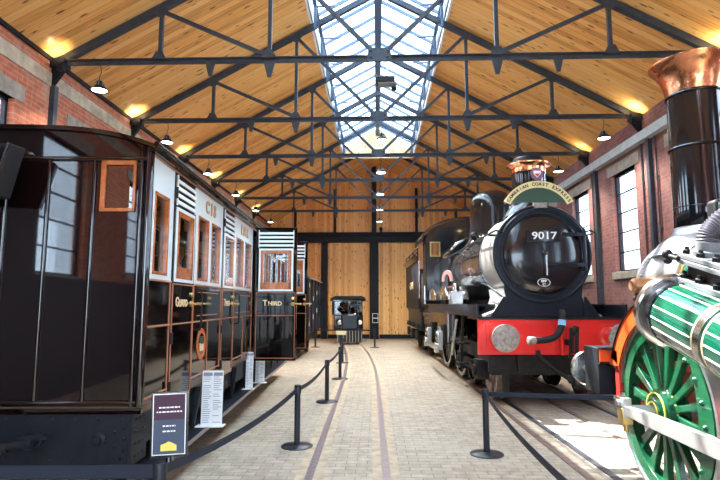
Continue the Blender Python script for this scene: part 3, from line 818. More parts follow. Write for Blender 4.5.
# smokebox front: keyhole plate
YS = .35
def arc(R, a0, a1, n, cx=0, cz=ZC_): return [(cx + R * math.cos(a0 + (a1 - a0) * k / n), cz + R * math.sin(a0 + (a1 - a0) * k / n)) for k in range(n + 1)]
a0 = math.radians(-38)
key = arc(.81, a0, PI - a0, 48)
fl_l = [(-.64, 1.86), (-.62, 1.72), (-.65, 1.62), (-.74, 1.5), (-.88, 1.40)]
key = key + fl_l + [(-x, z) for x, z in reversed(fl_l)]
MB().prism(key, lambda u, v: V((u, YS, v)), lambda u, v: V((u, YS + .05, v))).build('smokebox_front', M['blk_smoke'], LO, .006)
MB().torus((0, YS - .004, ZC_), (0, 1, 0), .79, .028, 64, 10).torus((0, YS - .004, ZC_ - .01), (0, 1, 0), .675, .022, 64, 10).build('smokebox_ring', M['blk_smoke'], LO)
rv = MB()
rv.studs([(-.55 + .1 * k, YS, 1.80) for k in range(12)] + [(-.6 + .3 * k, YS, 1.44) for k in range(5)], (0, -1, 0), .012, .012)
rv.studs([(.735 * math.cos(a), YS, ZC_ + .735 * math.sin(a)) for a in [math.radians(-36 + 9 * k) for k in range(29)]], (0, -1, 0), .009, .009)
rv.build('smokebox_rivets', M['blk_smoke'], LO)
dome_p = [(.655, 0), (.65, .025), (.60, .055), (.48, .085), (.32, .105), (.15, .115), (0, .117)]
dr = MB().lathe(dome_p, (0, YS, ZC_ - .01), (0, -1, 0), 64).build('smokebox_door', M['blk_loco'], LO)
hs = MB()
for z, x0 in ((2.735, .27), (2.235, .05)):
    hs.tube([(x0, YS - .112, z), (.45, YS - .10, z), (.6, YS - .075, z), (.70, YS - .06, z)], .014, 8)
    hs.box(x0, .70, YS - .095, YS - .07, z - .03, z + .03)
hs.cyl((.675, YS - .06, 2.14), (.675, YS - .06, 2.83), .03).box(.64, .71, YS - .05, YS, 2.2, 2.27).box(.64, .71, YS - .05, YS, 2.70, 2.77)
hs.build('hinge_strap', M['blk_smoke'], dr)
MB().lathe([(.05, 0), (.05, .03), (.025, .05), (.025, .09), (.0, .1)], (0, YS - .11, ZC_ - .01), (0, -1, 0), 16).build('door_boss', M['blk_loco'], dr)
MB().bar((0, YS - .19, ZC_ - .01), (.0, YS - .19, 2.06), .014, .02).build('handle', M['polish'], dr)
npz = 2.70
pl = MB().box(-.29, .28, YS - .145, YS - .115, npz - .095, npz + .095).build('number_plate', M['blk'], LO, .006)
text('lettering', '9017', .168, M['white'], pl, T(-.005, YS - .148, npz) @ FACE_Y, .004, .002, xs=1.22)
sp_ = MB().lathe([(.105, 0), (.105, .015)], (0, 0, 0), (0, -1, 0), 28).build('shed_plate', M['blk'], LO, loc=(-.03, YS - .10, 1.945)); sp_.scale = (1, 1, .64)
MB().torus((0, -.015, 0), (0, 1, 0), .10, .006, 28, 6).build('plate_rim', M['white'], sp_)
text('lettering', '89', .09, M['white'], sp_, T(0, -.016, .035) @ FACE_Y, .003, .003)
text('lettering', 'C', .075, M['white'], sp_, T(0, -.016, -.05) @ FACE_Y, .003, .003)
# smokebox + boiler
MB().cyl((0, YS + .05, ZC_), (0, 1.45, ZC_), .775, n=64).build('smokebox', M['sunlit_grey'], LO)
MB().torus((0, 1.45, ZC_), (0, 1, 0), .765, .03, 64, 8).build('smokebox_band', M['sunlit_grey'], LO)
MB().cyl((0, 1.45, ZC_), (0, 5.0, ZC_), .72, n=64).build('boiler', M['blk_boiler'], LO)
for y in (1.95, 2.75, 3.55, 4.35): MB().lathe([(.722, -.03), (.728, -.03), (.728, .03), (.722, .03)], (0, y, ZC_), (0, 1, 0), 64, closed=True).build('boiler_band', M['blk_boiler'], LO)
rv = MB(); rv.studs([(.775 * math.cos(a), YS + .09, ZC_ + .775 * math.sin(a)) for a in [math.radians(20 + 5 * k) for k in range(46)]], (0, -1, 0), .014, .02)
rv.build('smokebox_edge_rivets', M['sunlit_grey'], LO)
sd = MB()
sad = [(-.64, 1.86), (-.62, 1.72), (-.65, 1.62), (-.74, 1.5), (-.95, 1.42), (-.95, 1.38), (.95, 1.38), (.95, 1.42), (.74, 1.5), (.65, 1.62), (.62, 1.72), (.64, 1.86)]
sd.prism(sad, lambda u, v: V((u, YS + .05, v)), lambda u, v: V((u, 1.45, v))); sd.build('smokebox_saddle', M['sunlit_grey'], LO)
# front stays
for sx in (-1, 1):
    MB().prism([(0, 1.39), (.28, 1.39), (.03, 1.72), (0, 1.72)], lambda u, v, sx=sx: V((sx * (.64 + u * .9), YS - .03, v)), lambda u, v, sx=sx: V((sx * (.64 + u * .9), YS - .012, v))).build('front_stay', M['blk_smoke'], LO)
fb = arc(.55, 0, PI, 20, 0, 2.75)
fbp = [(.80, 1.5), (.80, 2.75)] + [(x / .55 * .80, z) for x, z in fb][1:-1] + [(-.80, 2.75), (-.80, 1.5)]
MB().prism(fbp, lambda u, v: V((u, 5.0, v)), lambda u, v: V((u, 6.3, v))).build('firebox', M['blk_loco'], LO, .06)
# chimney
ch = MB().lathe([(.46, -.12), (.40, -.02), (.33, .06), (.30, .16), (.285, .3), (.285, .62), (.30, .66)], (0, .92, 3.24), n=40).build('chimney', M['blk_loco'], LO)
MB().lathe([(.285, .66), (.295, .69), (.30, .745), (.33, .775), (.378, .80), (.382, .82), (.35, .84), (.28, .85), (.25, .84), (.25, .7)], (0, .92, 3.24), n=40).build('copper_cap', M['copper'], ch)
MB().lathe([(.27, .80), (.27, .90), (.25, .94), (.22, .94), (.22, .8)], (0, .92, 3.24), n=32).build('chimney_liner', M['dark_steel'], ch)
# dome and safety valve
MB().lathe([(.62, -.22), (.52, -.08), (.52, .05), (.50, .2), (.50, .56), (.485, .70), (.43, .83), (.32, .93), (.17, .99), (0, 1.01)], (-.05, 3.4, 3.12), n=48).build('dome', M['blk_loco'], LO)
MB().lathe([(.24, -.12), (.20, .05), (.17, .2), (.18, .52), (.21, .56), (.19, .6), (0, .6)], (0, 5.1, 3.15), n=28).build('safety_valve', M['brass'], LO)
for x, y in ((-.66, 2.35),):
    MB().lathe([(.09, -.1), (.09, .05), (.07, .1), (0, .12)], (x, y, 2.95), (-.5, 0, .8), 14).build('clack_valve', M['blk_loco'], LO)
# handrail round boiler and front
hr = MB()
zr = 2.76
hr.tube([(-.80, 6.2, zr), (-.80, 3, zr), (-.86, .5, zr), (-.83, .30, zr + .01)] , .017, 8)
hr.tube([(-.86, .42, zr), (-.78, .27, 2.80)] + [(.74 * math.cos(a), .27, ZC_ + .74 * math.sin(a)) for a in [math.radians(152 - 4 * k) for k in range(32)]] + [(.78, .27, 2.80), (.88, .32, zr)], .017, 8)
hr.tube([(.86, .4, zr), (.80, 3, zr), (.8, 6.2, zr)], .017, 8)
for y in (.6, 1.7, 2.9, 4.1, 5.2):
    hr.cyl((-.68, y, zr), (-.82, y, zr), .02, n=8)
hr.build('handrail', M['blk_smoke'], LO)
hr = MB().tube([(-.78, 1.4, 1.98), (-.80, .9, 1.93), (-.78, .5, 1.83), (-.68, .36, 1.72)], .014, 8).box(-.60, -.28, YS - .03, YS, 1.885, 1.93)
hr.build('lubricator_pipe', M['blk_smoke'], LO)
# running plate
rp_ = MB().box(-1.18, -.7, .75, 7.6, 1.56, 1.60).box(.7, 1.18, .75, 7.6, 1.56, 1.60).box(-1.16, 1.16, .04, .85, 1.36, 1.40).box(-.75, .75, .85, 7.6, 1.30, 1.34)
rp_.build('running_plate', M['blk_loco'], LO)
vl = MB().box(-1.18, -1.15, .0, 6.0, 1.40, 1.59).box(1.15, 1.18, .0, 6.0, 1.40, 1.59).build('valance', M['blk_smoke'], LO)
# splashers
def splasher(y, r, sx):
    pts = [(y + r * math.cos(PI * k / 20), .95 + r * math.sin(PI * k / 20)) for k in range(21) if .95 + r * math.sin(PI * k / 20) > 1.6]
    o = MB().prism(pts, lambda u, v: V((sx * .72, u, v)), lambda u, v: V((sx * 1.16, u, v))).build('splasher', M['blk_boiler'], LO, .008)
    return o
for sx in (-1, 1):
    for y in (3.55, 5.45):
        o = splasher(y, 1.05, sx)
    s = [(3.55 + 1.0 * math.cos(a), .95 + 1.0 * math.sin(a)) for a in [math.radians(55 + 7 * k) for k in range(11)]]
    s2 = [(3.55 + .90 * math.cos(a), .95 + .90 * math.sin(a)) for a in [math.radians(55 + 7 * k) for k in range(11)]]
    MB().strip(s, s2, lambda u, v: V((sx * 1.161, u, v)), lambda u, v: V((sx * 1.18, u, v))).build('name_arc', M['polish'], LO)
lm = MB().lathe([(.08, 0), (.08, .16), (.1, .17), (.05, .24), (.0, .25)], (-.98, 4.5, 1.6), n=14)
lm.build('sand_box', M['blk_loco'], LO)
r1 = [(4.0 + .16 * math.cos(a), 2.12 + .26 * math.sin(a)) for a in [PI * k / 12 for k in range(13)]]
r2 = [(4.0 + .09 * math.cos(a), 2.12 + .17 * math.sin(a)) for a in [PI * k / 12 for k in range(13)]]
MB().strip(r1, r2, lambda u, v: V((-1.0 - (u - 4) * .6, u, v)), lambda u, v: V((-.97 - (u - 4) * .6, u + .01, v))).build('red_wheel_guard', M['guard_pink'], LO)
lb = MB().box(-1.14, -.9, 2.6, 2.9, 1.6, 1.86).lathe([(.07, 0), (.07, .12), (.04, .16), (0, .17)], (-1.02, 2.75, 1.86), n=12).cyl((-1.02, 2.9, 1.7), (-.75, 3.4, 1.8), .02)
lb.build('lubricator', M['polish'], LO, .005)
# buffers
for sx in (-1, 1):
    x = sx * .86; z = 1.10
    bf = MB().lathe([(.15, 0), (.15, .03), (.10, .05), (.115, .32), (.085, .33), (.085, .38)], (x, 0, z), (0, -1, 0), 28)
    bf.box(x - .18, x + .18, -.02, 0, z - .19, z + .19)
    bo = bf.build('buffer', M['red'], LO, .004)
    MB().lathe([(.06, .36), (.06, .42), (.19, .43), (.205, .445), (.205, .47), (.15, .485), (0, .49)], (x, 0, z), (0, -1, 0), 36).build('buffer_head', M['rusty_steel'], bo)
# vacuum hose
vp = [(.10, -.04, 1.0), (.10, -.06, 1.36)]
pts = [(.12, -.08, 1.46), (.10, -.13, 1.47), (.09, -.17, 1.40), (.06, -.2, 1.25), (-.04, -.24, 1.12), (-.18, -.28, 1.07), (-.34, -.32, 1.06), (-.46, -.36, 1.065)]
hb = MB()
P = [V(p) for p in pts]; path = []
for i in range(len(P) - 1):
    p0 = P[max(i - 1, 0)]; p1 = P[i]; p2 = P[i + 1]; p3 = P[min(i + 2, len(P) - 1)]
    for k in range(6):
        t = k / 6
        path.append(.5 * ((2 * p1) + (-p0 + p2) * t + (2 * p0 - 5 * p1 + 4 * p2 - p3) * t * t + (-p0 + 3 * p1 - 3 * p2 + p3) * t ** 3))
path.append(P[-1])
hb.sweep([(p, .05 + (.004 if i % 2 else 0)) for i, p in enumerate(path)], 14)
ho = hb.build('vacuum_hose', M['rubber'], LO)
ii = len(path) // 3
MB().sweep([(path[ii], .057), (path[ii + 3], .057)], 14).build('hose_tape', M['bluetape'], ho)
MB().tube([(.12, -.05, .82), (.12, -.055, 1.3), (.12, -.07, 1.47)], .035, 12).build('vacuum_stand_pipe', M['red'], LO)
MB().lathe([(.055, 0), (.06, .02), (.06, .10), (.04, .12)], (-.40, -.34, 1.06), (-1, -.4, 0), 14).build('hose_end', M['rusty_steel'], LO)
# coupling hook and screw link
cp = MB()
cp.prism([(-.03, 0), (.03, 0), (.05, .12), (.04, .22), (-.04, .22), (-.05, .12)], lambda u, v: V((.18 + u, -v, .98)), lambda u, v: V((.18 + u, -v, 1.06)))
cp.lathe([(.04, -.02), (.075, -.02), (.075, .02), (.04, .02)], (.24, -.26, 1.2), (.8, -.5, .1), 18, closed=True)
cp.bar((.22, -.2, 1.24), (.18, -.24, .86), .05, .06); cp.bar((.28, -.25, 1.26), (.24, -.28, .85), .035, .05)
cp.tube([(.18, -.25, .9), (.13, -.27, .8), (.21, -.28, .78), (.26, -.28, .86)], .024, 8)
cp.cyl((.18, -.25, .80), (.19, -.27, .42), .02, n=10); cp.ball((.19, -.27, .40), .04, 10)
cp.cyl((.19, -.27, .40), (.43, -.35, .33), .022, n=10)
cp.build('coupling', M['grime'], LO)
MB().sweep([((-.26, -.04, .88), .035), ((-.24, -.1, .78), .03), ((-.05, -.22, .60), .028), ((.10, -.28, .5), .035), ((.14, -.29, .47), .055), ((.15, -.29, .46), .05)], 12).build('steam_heat_pipe', M['grime'], LO)
# headboard
hb_ = MB(); Rb = .60; hx, hz = -.04, 2.985; yh = YS - .06; ha = math.radians(62)
aa = [PI / 2 + ha - 2 * ha * k / 32 for k in range(33)]
o_ = [((Rb + .05) * math.cos(a) + hx, (Rb + .05) * math.sin(a) + hz) for a in aa]; i_ = [((Rb - .065) * math.cos(a) + hx, (Rb - .065) * math.sin(a) + hz) for a in aa]
HB = hb_.strip(o_, i_, lambda u, v: V((u, yh, v)), lambda u, v: V((u, yh + .02, v))).build('headboard', M['cream'], LO)
HB['label'] = 'cream arched headboard'
base = [(x, z) for x, z in i_] + [(i_[-1][0], 3.26), (i_[0][0], 3.26)]
zz = [(x, z) for x, z in i_ if z > 3.27]
MB().prism(zz + [(zz[-1][0], 3.27), (zz[0][0], 3.27)], lambda u, v: V((u, yh + .005, v)), lambda u, v: V((u, yh + .018, v))).build('headboard_field', M['green_dk'], HB)
s = 'CAMBRIAN COAST EXPRESS'
for k, c in enumerate(s):
    if c == ' ': continue
    a = PI / 2 + ha * .93 - 2 * ha * .93 * k / (len(s) - 1)
    r = Rb - .008
    text('lettering', c, .075, M['dark_steel'], HB, T(hx + r * math.cos(a), yh - .001, hz + r * math.sin(a)) @ FACE_Y @ Matrix.Rotation(a - PI / 2, 4, 'Z'), .003, .002)
cb = MB().lathe([(.105, 0), (.105, .02)], (hx - .02, yh - .0, 3.75), (0, -1, 0), 24).build('headboard_crest', M['badge_purple'], HB)
MB().prism([(-.06, .05), (.06, .05), (.06, -.0), (0, -.07), (-.06, 0)], lambda u, v: V((hx - .02 + u, yh - .03, 3.75 + v)), lambda u, v: V((hx - .02 + u, yh - .019, 3.75 + v))).build('crest_shield', M['white'], HB)
MB().prism([(-.045, .0), (.045, .0), (0, -.055)], lambda u, v: V((hx - .02 + u, yh - .035, 3.75 + v)), lambda u, v: V((hx - .02 + u, yh - .03, 3.75 + v))).build('crest_mark', M['badge_red'], HB)
MB().box(-.12, .1, YS - .05, YS + .04, 3.18, 3.34).build('lamp_bracket', M['rusty_steel'], LO, .01)
# cab
cab = MB()
yc0, yc1 = 6.3, 7.7
wx0, wx1, wz0, wz1 = -1.06, -.82, 2.92, 3.28
cab.box(-1.2, wx0, yc0, yc0 + .04, 1.6, 3.35).box(wx1, -wx1, yc0, yc0 + .04, 1.6, 3.35).box(-wx0, 1.2, yc0, yc0 + .04, 1.6, 3.35)
for sx in (-1, 1):
    a, c = sorted((sx * -wx0 * -1, sx * -wx1 * -1)); a, c = min(sx * .82, sx * 1.06), max(sx * .82, sx * 1.06)
    cab.box(a, c, yc0, yc0 + .04, 1.6, wz0).box(a, c, yc0, yc0 + .04, wz1, 3.35)
    x = sx * 1.2
    cab.box(min(x, x - sx * .03), max(x, x - sx * .03), yc0, yc1, 1.6, 2.45).box(min(x, x - sx * .03), max(x, x - sx * .03), yc0, yc0 + .7, 2.45, 3.35)
def cabr(u): return 3.32 + .66 * math.sqrt(max(0, 1 - abs(u) ** 2.0)) * 1.0
n = 28
top = [(1.2 * math.cos(PI * k / n), 3.33 + .60 * math.sin(PI * k / n)) for k in range(n + 1)]
cab.prism(top, lambda u, v: V((u, yc0, v)), lambda u, v: V((u, yc0 + .04, v)))
co = cab.build('cab', M['blk_loco'], LO, .004)
ot = [(1.33 * math.cos(PI * k / n), 3.33 + .66 * math.sin(PI * k / n)) for k in range(n + 1)]
it = [(1.30 * math.cos(PI * k / n), 3.30 + .64 * math.sin(PI * k / n)) for k in range(n + 1)]
MB().strip(ot, it, lambda u, v: V((u, yc0 - .12, v)), lambda u, v: V((u, yc1 + .3, v))).build('cab_roof', M['blk_loco'], co)
fr = MB()
for sx in (-1, 1):
    a, c = min(sx * .82, sx * 1.06), max(sx * .82, sx * 1.06)
    fr.box(a - .02, a, yc0 - .01, yc0 + .05, wz0 - .02, wz1 + .02).box(c, c + .02, yc0 - .01, yc0 + .05, wz0 - .02, wz1 + .02).box(a, c, yc0 - .01, yc0 + .05, wz0 - .02, wz0).box(a, c, yc0 - .01, yc0 + .05, wz1, wz1 + .02)
wfm = fr.build('window_frame', M['brass'], co)
for a, c in ((-1.06, -.82), (.82, 1.06)): MB().box(a, c, yc0 + .015, yc0 + .02, wz0, wz1).build('pane', M['glass'], co, smooth=False)
MB().cyl((-1.24, yc1, 1.75), (-1.24, yc1, 2.9), .02).cyl((-1.23, yc0 + .1, 1.6), (-1.23, yc0 + .1, 2.1), .05).build('cab_handrail', M['polish'], LO)
MB().box(-1.15, 1.15, 6.3, 7.8, 1.5, 1.6).build('cab_floor', M['grime'], LO)
# frames and wheels
MB().box(-1.12, -1.08, 2.3, 7.5, .95, 1.56).box(1.08, 1.12, 2.3, 7.5, .95, 1.56).build('outside_frame', M['blk_loco'], LO)
MB().box(-.55, -.5, .05, 7.6, .55, 1.3).box(.5, .55, .05, 7.6, .55, 1.3).box(-.95, .95, .1, .2, .5, .82).box(-1.0, -.6, .06, .12, .55, .80).box(.6, 1.0, .06, .12, .55, .80).build('inside_frame', M['grime'], LO)
for y in (3.55, 5.45):
    for x in (-.74, .74):
        rail_wheel('w', .86, .13, 0, 0, 16).build('driving_wheel', M['blk_loco'], LO, loc=(x, y, .90))
    MB().cyl((-1.2, y, .90), (1.2, y, .90), .09).build('axle', M['machined'], LO)
    for sx in (-1, 1):
        MB().prism([(-.14, -.16), (.14, -.16), (.12, .42), (-.12, .42)], lambda u, v, y=y, sx=sx: V((sx * 1.2, y + u, .9 - v * .7)), lambda u, v, y=y, sx=sx: V((sx * 1.29, y + u, .9 - v * .7))).build('crank', M['machined'], LO, .01)
        MB().box(min(sx * 1.12, sx * 1.19), max(sx * 1.12, sx * 1.19), y - .2, y + .2, .72, 1.15).build('axle_box', M['grime'], LO, .01)
        MB().lathe([(.10, 0), (.10, .04), (.05, .06), (0, .06)], (sx * 1.29, y, .9), (sx, 0, 0), 18).build('crank_boss', M['polish'], LO)
for sx in (-1, 1):
    MB().bar((sx * 1.33, 3.45, .66), (sx * 1.33, 5.55, .66), .05, .12).lathe([(.12, -.04), (.12, .04)], (sx * 1.33, 3.55, .66), (1, 0, 0), 20).lathe([(.12, -.04), (.12, .04)], (sx * 1.33, 5.45, .66), (1, 0, 0), 20).build('coupling_rod', M['polish'], LO, .006)
for y in (.78, 2.35):
    for x in (-.74, .74):
        rail_wheel('w', .46, .13, 0, 0, 10).build('bogie_wheel', M['rail_rust'] if y < 1 else M['grime'], LO, loc=(x, y, .50))
    MB().cyl((-1.0, y, .50), (1.0, y, .50), .07).build('axle', M['grime'], LO)
    for sx in (-1, 1):
        MB().box(min(sx * .86, sx * 1.06), max(sx * .86, sx * 1.06), y - .16, y + .16, .36, .68).lathe([(.1, 0), (.1, .04), (.0, .06)], (sx * 1.06, y, .5), (sx, 0, 0), 14).build('axle_box', M['machined'] if 0 else M['grime'], LO, .012)
for sx in (-1, 1):
    bg = MB().box(min(sx * .88, sx * .93), max(sx * .88, sx * .93), .35, 2.8, .66, .92)
    for k in range(5): bg.bar((sx * 1.0, 1.56 - .5 + .04 * k, .48 + .03 * k), (sx * 1.0, 1.56 + .5 - .04 * k, .48 + .03 * k), .08, .026)
    bg.build('bogie_frame', M['grime'], LO)
    MB().bar((sx * .72, .12, .62), (sx * .72, .16, .14), .04, .10).build('guard_iron', M['grime'], LO)
    st_ = MB().bar((sx * 1.1, 1.55, 1.4), (sx * 1.15, 1.55, .55), .04, .05, (0, 1, 0)).box(min(sx * 1.02, sx * 1.22), max(sx * 1.02, sx * 1.22), 1.4, 1.7, .52, .55).box(min(sx * 1.02, sx * 1.22), max(sx * 1.02, sx * 1.22), 1.4, 1.7, .88, .91)
    st_.build('footstep', M['grime'], LO)
    MB().cyl((sx * 1.16, 2.9, 1.45), (sx * 1.16, 2.9, .8), .03).cyl((sx * 1.16, 1.9, 1.3), (sx * 1.16, 2.5, .6), .025).build('brake_rod', M['machined'], LO)

# tender
TE = thing('locomotive_tender', 'black coal tender coupled behind the cab of the large locomotive', 'tender', (2.70 - math.sin(LA) * 8.0, 8.6 + math.cos(LA) * 8.0, 0), LA)
tb = MB().box(-1.2, -1.16, 0, 4.4, 1.45, 2.95).box(1.16, 1.2, 0, 4.4, 1.45, 2.95).box(-1.2, 1.2, 4.36, 4.4, 1.45, 2.95).box(-1.2, 1.2, 0, .04, 1.45, 2.5).box(-1.16, 1.16, .04, 4.36, 1.45, 2.3)
tb.build('tank', M['dark_steel'], TE, .01)
for sx in (-1, 1):
    fl_ = MB()
    fl_.prism([(0, 0), (.03, 0), (.14, .16), (.11, .16)], lambda u, v, sx=sx: V((sx * (1.17 + u), 0, 2.95 + v)), lambda u, v, sx=sx: V((sx * (1.17 + u), 4.4, 2.95 + v)))
    fl_.build('flared_top', M['blk_loco'], TE)
for sx in (-1, 1):
    rr = MB()
    for z in (3.2, 3.3): rr.cyl((sx * 1.2, .1, z), (sx * 1.2, 4.3, z), .018, n=8)
    for y in (.1, 1.5, 2.9, 4.3): rr.cyl((sx * 1.2, y, 2.95), (sx * 1.2, y, 3.32), .018, n=8)
    rr.build('coal_rail', M['dark_steel'], TE)
random.seed(3)
cl = MB()
for k in range(60):
    x, y = random.uniform(-1, 1), random.uniform(.3, 4.1); cl.ball((x, y, 2.35 + random.uniform(0, .25)), random.uniform(.08, .16), 6, 4)
tag(cl.build('coal', M['grime'], TE, smooth=False), kind='stuff')
MB().box(-1.12, -1.06, 0, 4.4, .8, 1.45).box(1.06, 1.12, 0, 4.4, .8, 1.45).box(-1.15, 1.15, 0, 4.4, 1.36, 1.45).build('tender_frame', M['blk_smoke'], TE)
text('lettering', 'GWR', .34, M['gold'], TE, T(-1.203, 2.2, 2.2) @ Matrix.Rotation(-PI / 2, 4, 'Z') @ FACE_Y, .004, .006, xs=1.5)
for y in (.7, 2.2, 3.7):
    for x in (-.74, .74): rail_wheel('w', .58, .13, 0, 0, 12).build('wheel', M['grime'], TE, loc=(x, y, .62))
    MB().cyl((-1.1, y, .62), (1.1, y, .62), .07).build('axle', M['grime'], TE)
    for sx in (-1, 1):
        MB().box(min(sx * 1.12, sx * 1.22), max(sx * 1.12, sx * 1.22), y - .15, y + .15, .5, .78).build('axle_box', M['grime'], TE, .01)
        sp = MB()
        for k in range(5): sp.bar((sx * 1.17, y - .45 + .05 * k, .86 + .03 * k), (sx * 1.17, y + .45 - .05 * k, .86 + .03 * k), .08, .026)
        sp.build('leaf_spring', M['grime'], TE)

# ------------------------------------------------------------------ green locomotive
GX, GY, R = 2.97, 4.56, .74
GL = thing('vintage_locomotive', 'early green locomotive with spoked wheel, inclined cylinder and copper flared chimney', 'locomotive', (GX, GY, 0), 0)
wx = -.62
def green_wheel(x, s):
    # s = outward direction sign
    w = MB().lathe([(.585, -.05), (.713, -.05), (.713, .05), (.585, .05), (.60, 0)], (x, 0, R), (1, 0, 0), 72, closed=True)
    wo = w.build('driving_wheel', M['green'], GL, .004)
    MB().lathe([(.712, -.06), (R, -.06), (R, .045), (R + .0, .05), (.712, .06)], (x, 0, R), (1, 0, 0), 72, closed=True).build('tyre', M['machined'], wo)
    hb = MB().lathe([(.0, s * .13), (.10, s * .13), (.115, s * .11), (.15, s * .10), (.175, s * .08), (.18, s * -.08), (0, s * -.08)], (x, 0, R), (1, 0, 0), 36).build('hub', M['green'], wo)
    MB().torus((x + s * .105, 0, R), (1, 0, 0), .145, .008, 36, 6).torus((x + s * .132, 0, R), (1, 0, 0), .075, .007, 30, 6).torus((x + s * .03, 0, R), (1, 0, 0), .18, .007, 36, 6).build('hub_lining', M['yellow'], wo)
    ns = 16
    for k in range(ns):
        a = 2 * PI * (k + .35) / ns; c, s_ = math.cos(a), math.sin(a)
        d = V((0, c, s_)); tn_ = V((0, -s_, c)); vs = []
        for r, hw, th in ((.15, .030, .075), (.30, .026, .055), (.50, .036, .045), (.605, .058, .045)):
            o = V((x, 0, R)) + d * r
            vs += [o + tn_ * hw + V((th * .55, 0, 0)), o - tn_ * hw + V((th * .55, 0, 0)), o - tn_ * hw - V((th * .55, 0, 0)), o + tn_ * hw - V((th * .55, 0, 0))]
        fs = []
        for i in range(3):
            for q in range(4): fs.append((i * 4 + q, i * 4 + (q + 1) % 4, i * 4 + 4 + (q + 1) % 4, i * 4 + 4 + q))
        fs += [(3, 2, 1, 0), (12, 13, 14, 15)]
        MB().add(vs, fs).build('spoke', M['green'], wo, .006)
    # balance plate with rivets
    ang = [math.radians(180 - 62 + 124 * k / 24) for k in range(25)]
    o1 = [(.70 * math.cos(a), .70 * math.sin(a)) for a in ang]; i1 = [(-.30 - .22 * math.cos(a * 1.0 - PI) * 1.0, .62 * math.sin(a)) for a in ang]
    MB().strip(o1, i1, lambda u, v: V((x + s * .050, u, R + v)), lambda u, v: V((x + s * .066, u, R + v))).build('balance_plate', M['green'], wo)
    rv = MB(); rv.studs([(x + s * .066, .60 * math.cos(a), R + .60 * math.sin(a)) for a in [math.radians(180 - 48 + 16 * k) for k in range(7)]], (s, 0, 0), .022, .022)
    rv.build('rivets', M['green'], wo)
    return wo
green_wheel(wx, -1)
green_wheel(.62, 1)
MB().cyl((-.98, 0, R), (.98, 0, R), .05, n=24).build('axle', M['machined'], GL)
# connecting rod
cr_x = -.97
rd = MB()
for (y0, h0, y1, h1) in ((.0, .065, -.35, .10), (-.35, .10, -1.4, .12), (-1.4, .12, -2.1, .10)):
    f = lambda y, h: [V((cr_x - .025, y, R + .015 - h / 2)), V((cr_x + .025, y, R + .015 - h / 2)), V((cr_x + .025, y, R + .015 + h / 2)), V((cr_x - .025, y, R + .015 + h / 2))]
    rd.add(f(y0, h0) + f(y1, h1), [(0, 1, 2, 3), (7, 6, 5, 4), (0, 4, 5, 1), (1, 5, 6, 2), (2, 6, 7, 3), (3, 7, 4, 0)])
rd.box(cr_x - .035, cr_x + .035, -.05, .07, R - .05, R + .11)
ro = rd.build('connecting_rod', M['rodsteel'], GL, .006)
MB().box(cr_x - .045, cr_x + .045, -.045, .045, R - .10, R + .03).cyl((cr_x, .0, R - .16), (cr_x, 0, R - .08), .02).build('big_end_bearing', M['brass'], ro, .01)
MB().lathe([(.03, 0), (.03, .03), (0, .035)], (cr_x - .03, .02, R + .06), (-1, 0, 0), 6).lathe([(.022, 0), (.022, .03)], (cr_x, .03, R + .11), (0, 0, 1), 6).build('big_end_nut', M['machined'], ro)
# inclined cylinder
P0 = V((1.95 - GX, 3.66 - GY, 1.555)); A = V((0, -.968, -.25)).normalized(); Nn = V((0, -.25, .968)).normalized()
def cpt(t, x, n): return P0 + A * t + V((x, 0, 0)) + Nn * n
cyo = MB().cyl(cpt(.03, 0, 0), cpt(1.25, 0, 0), .205, n=48).build('steam_cylinder', M['green_lag'], GL)
MB().lathe([(.0, -.03), (.235, -.03), (.245, -.02), (.245, .02), (.235, .03), (.0, .03)], P0, A, 56).build('cylinder_flange', M['polish'], cyo)
MB().lathe([(.20, 0), (.212, 0), (.212, .085), (.20, .085)], cpt(.03, 0, 0), A, 48, closed=True).build('cylinder_band', M['blk'], cyo)
MB().lathe([(.0, -.03), (.235, -.03), (.235, .03), (.0, .03)], cpt(1.27, 0, 0), A, 48).build('cylinder_flange', M['polish'], cyo)
MB().lathe([(.20, 0), (.213, 0), (.213, .05), (.20, .05)], cpt(.60, 0, 0), A, 48, closed=True).build('cylinder_band', M['polish'], cyo)
MB().lathe([(.20, 0), (.2075, 0), (.2075, .012), (.20, .012)], cpt(.57, 0, 0), A, 48, closed=True).lathe([(.20, 0), (.2075, 0), (.2075, .012), (.20, .012)], cpt(.67, 0, 0), A, 48, closed=True).build('gold_lining', M['gold'], cyo)
ls = MB()
for k in range(18):
    a = 2 * PI * k / 18
    o = V((math.cos(a) * .2055, 0, 0)) + Nn * math.sin(a) * .2055
    ls.bar(P0 + A * .13 + o, P0 + A * .56 + o, .009, .006, tuple(o.normalized()))
    ls.bar(P0 + A * .69 + o, P0 + A * 1.2 + o, .009, .006, tuple(o.normalized()))
ls.build('lagging_strips', M['white'], cyo)
MB().cyl(cpt(1.27, 0, 0), cpt(1.75, 0, 0), .03).build('piston_rod', M['polish'], cyo)
MB().bar(cpt(1.7, 0, 0), (cr_x, -2.08, R), .06, .08).lathe([(.09, -.04), (.09, .04)], (cr_x, -2.08, R + .01), (1, 0, 0), 20).build('rocking_lever', M['machined'], GL)
MB().box(-1.05, -.3, -2.0, -1.9, .9, 1.05).box(-.75, -.6, -2.2, 1.1, .62, .66).build('motion_bracket', M['blk'], GL)
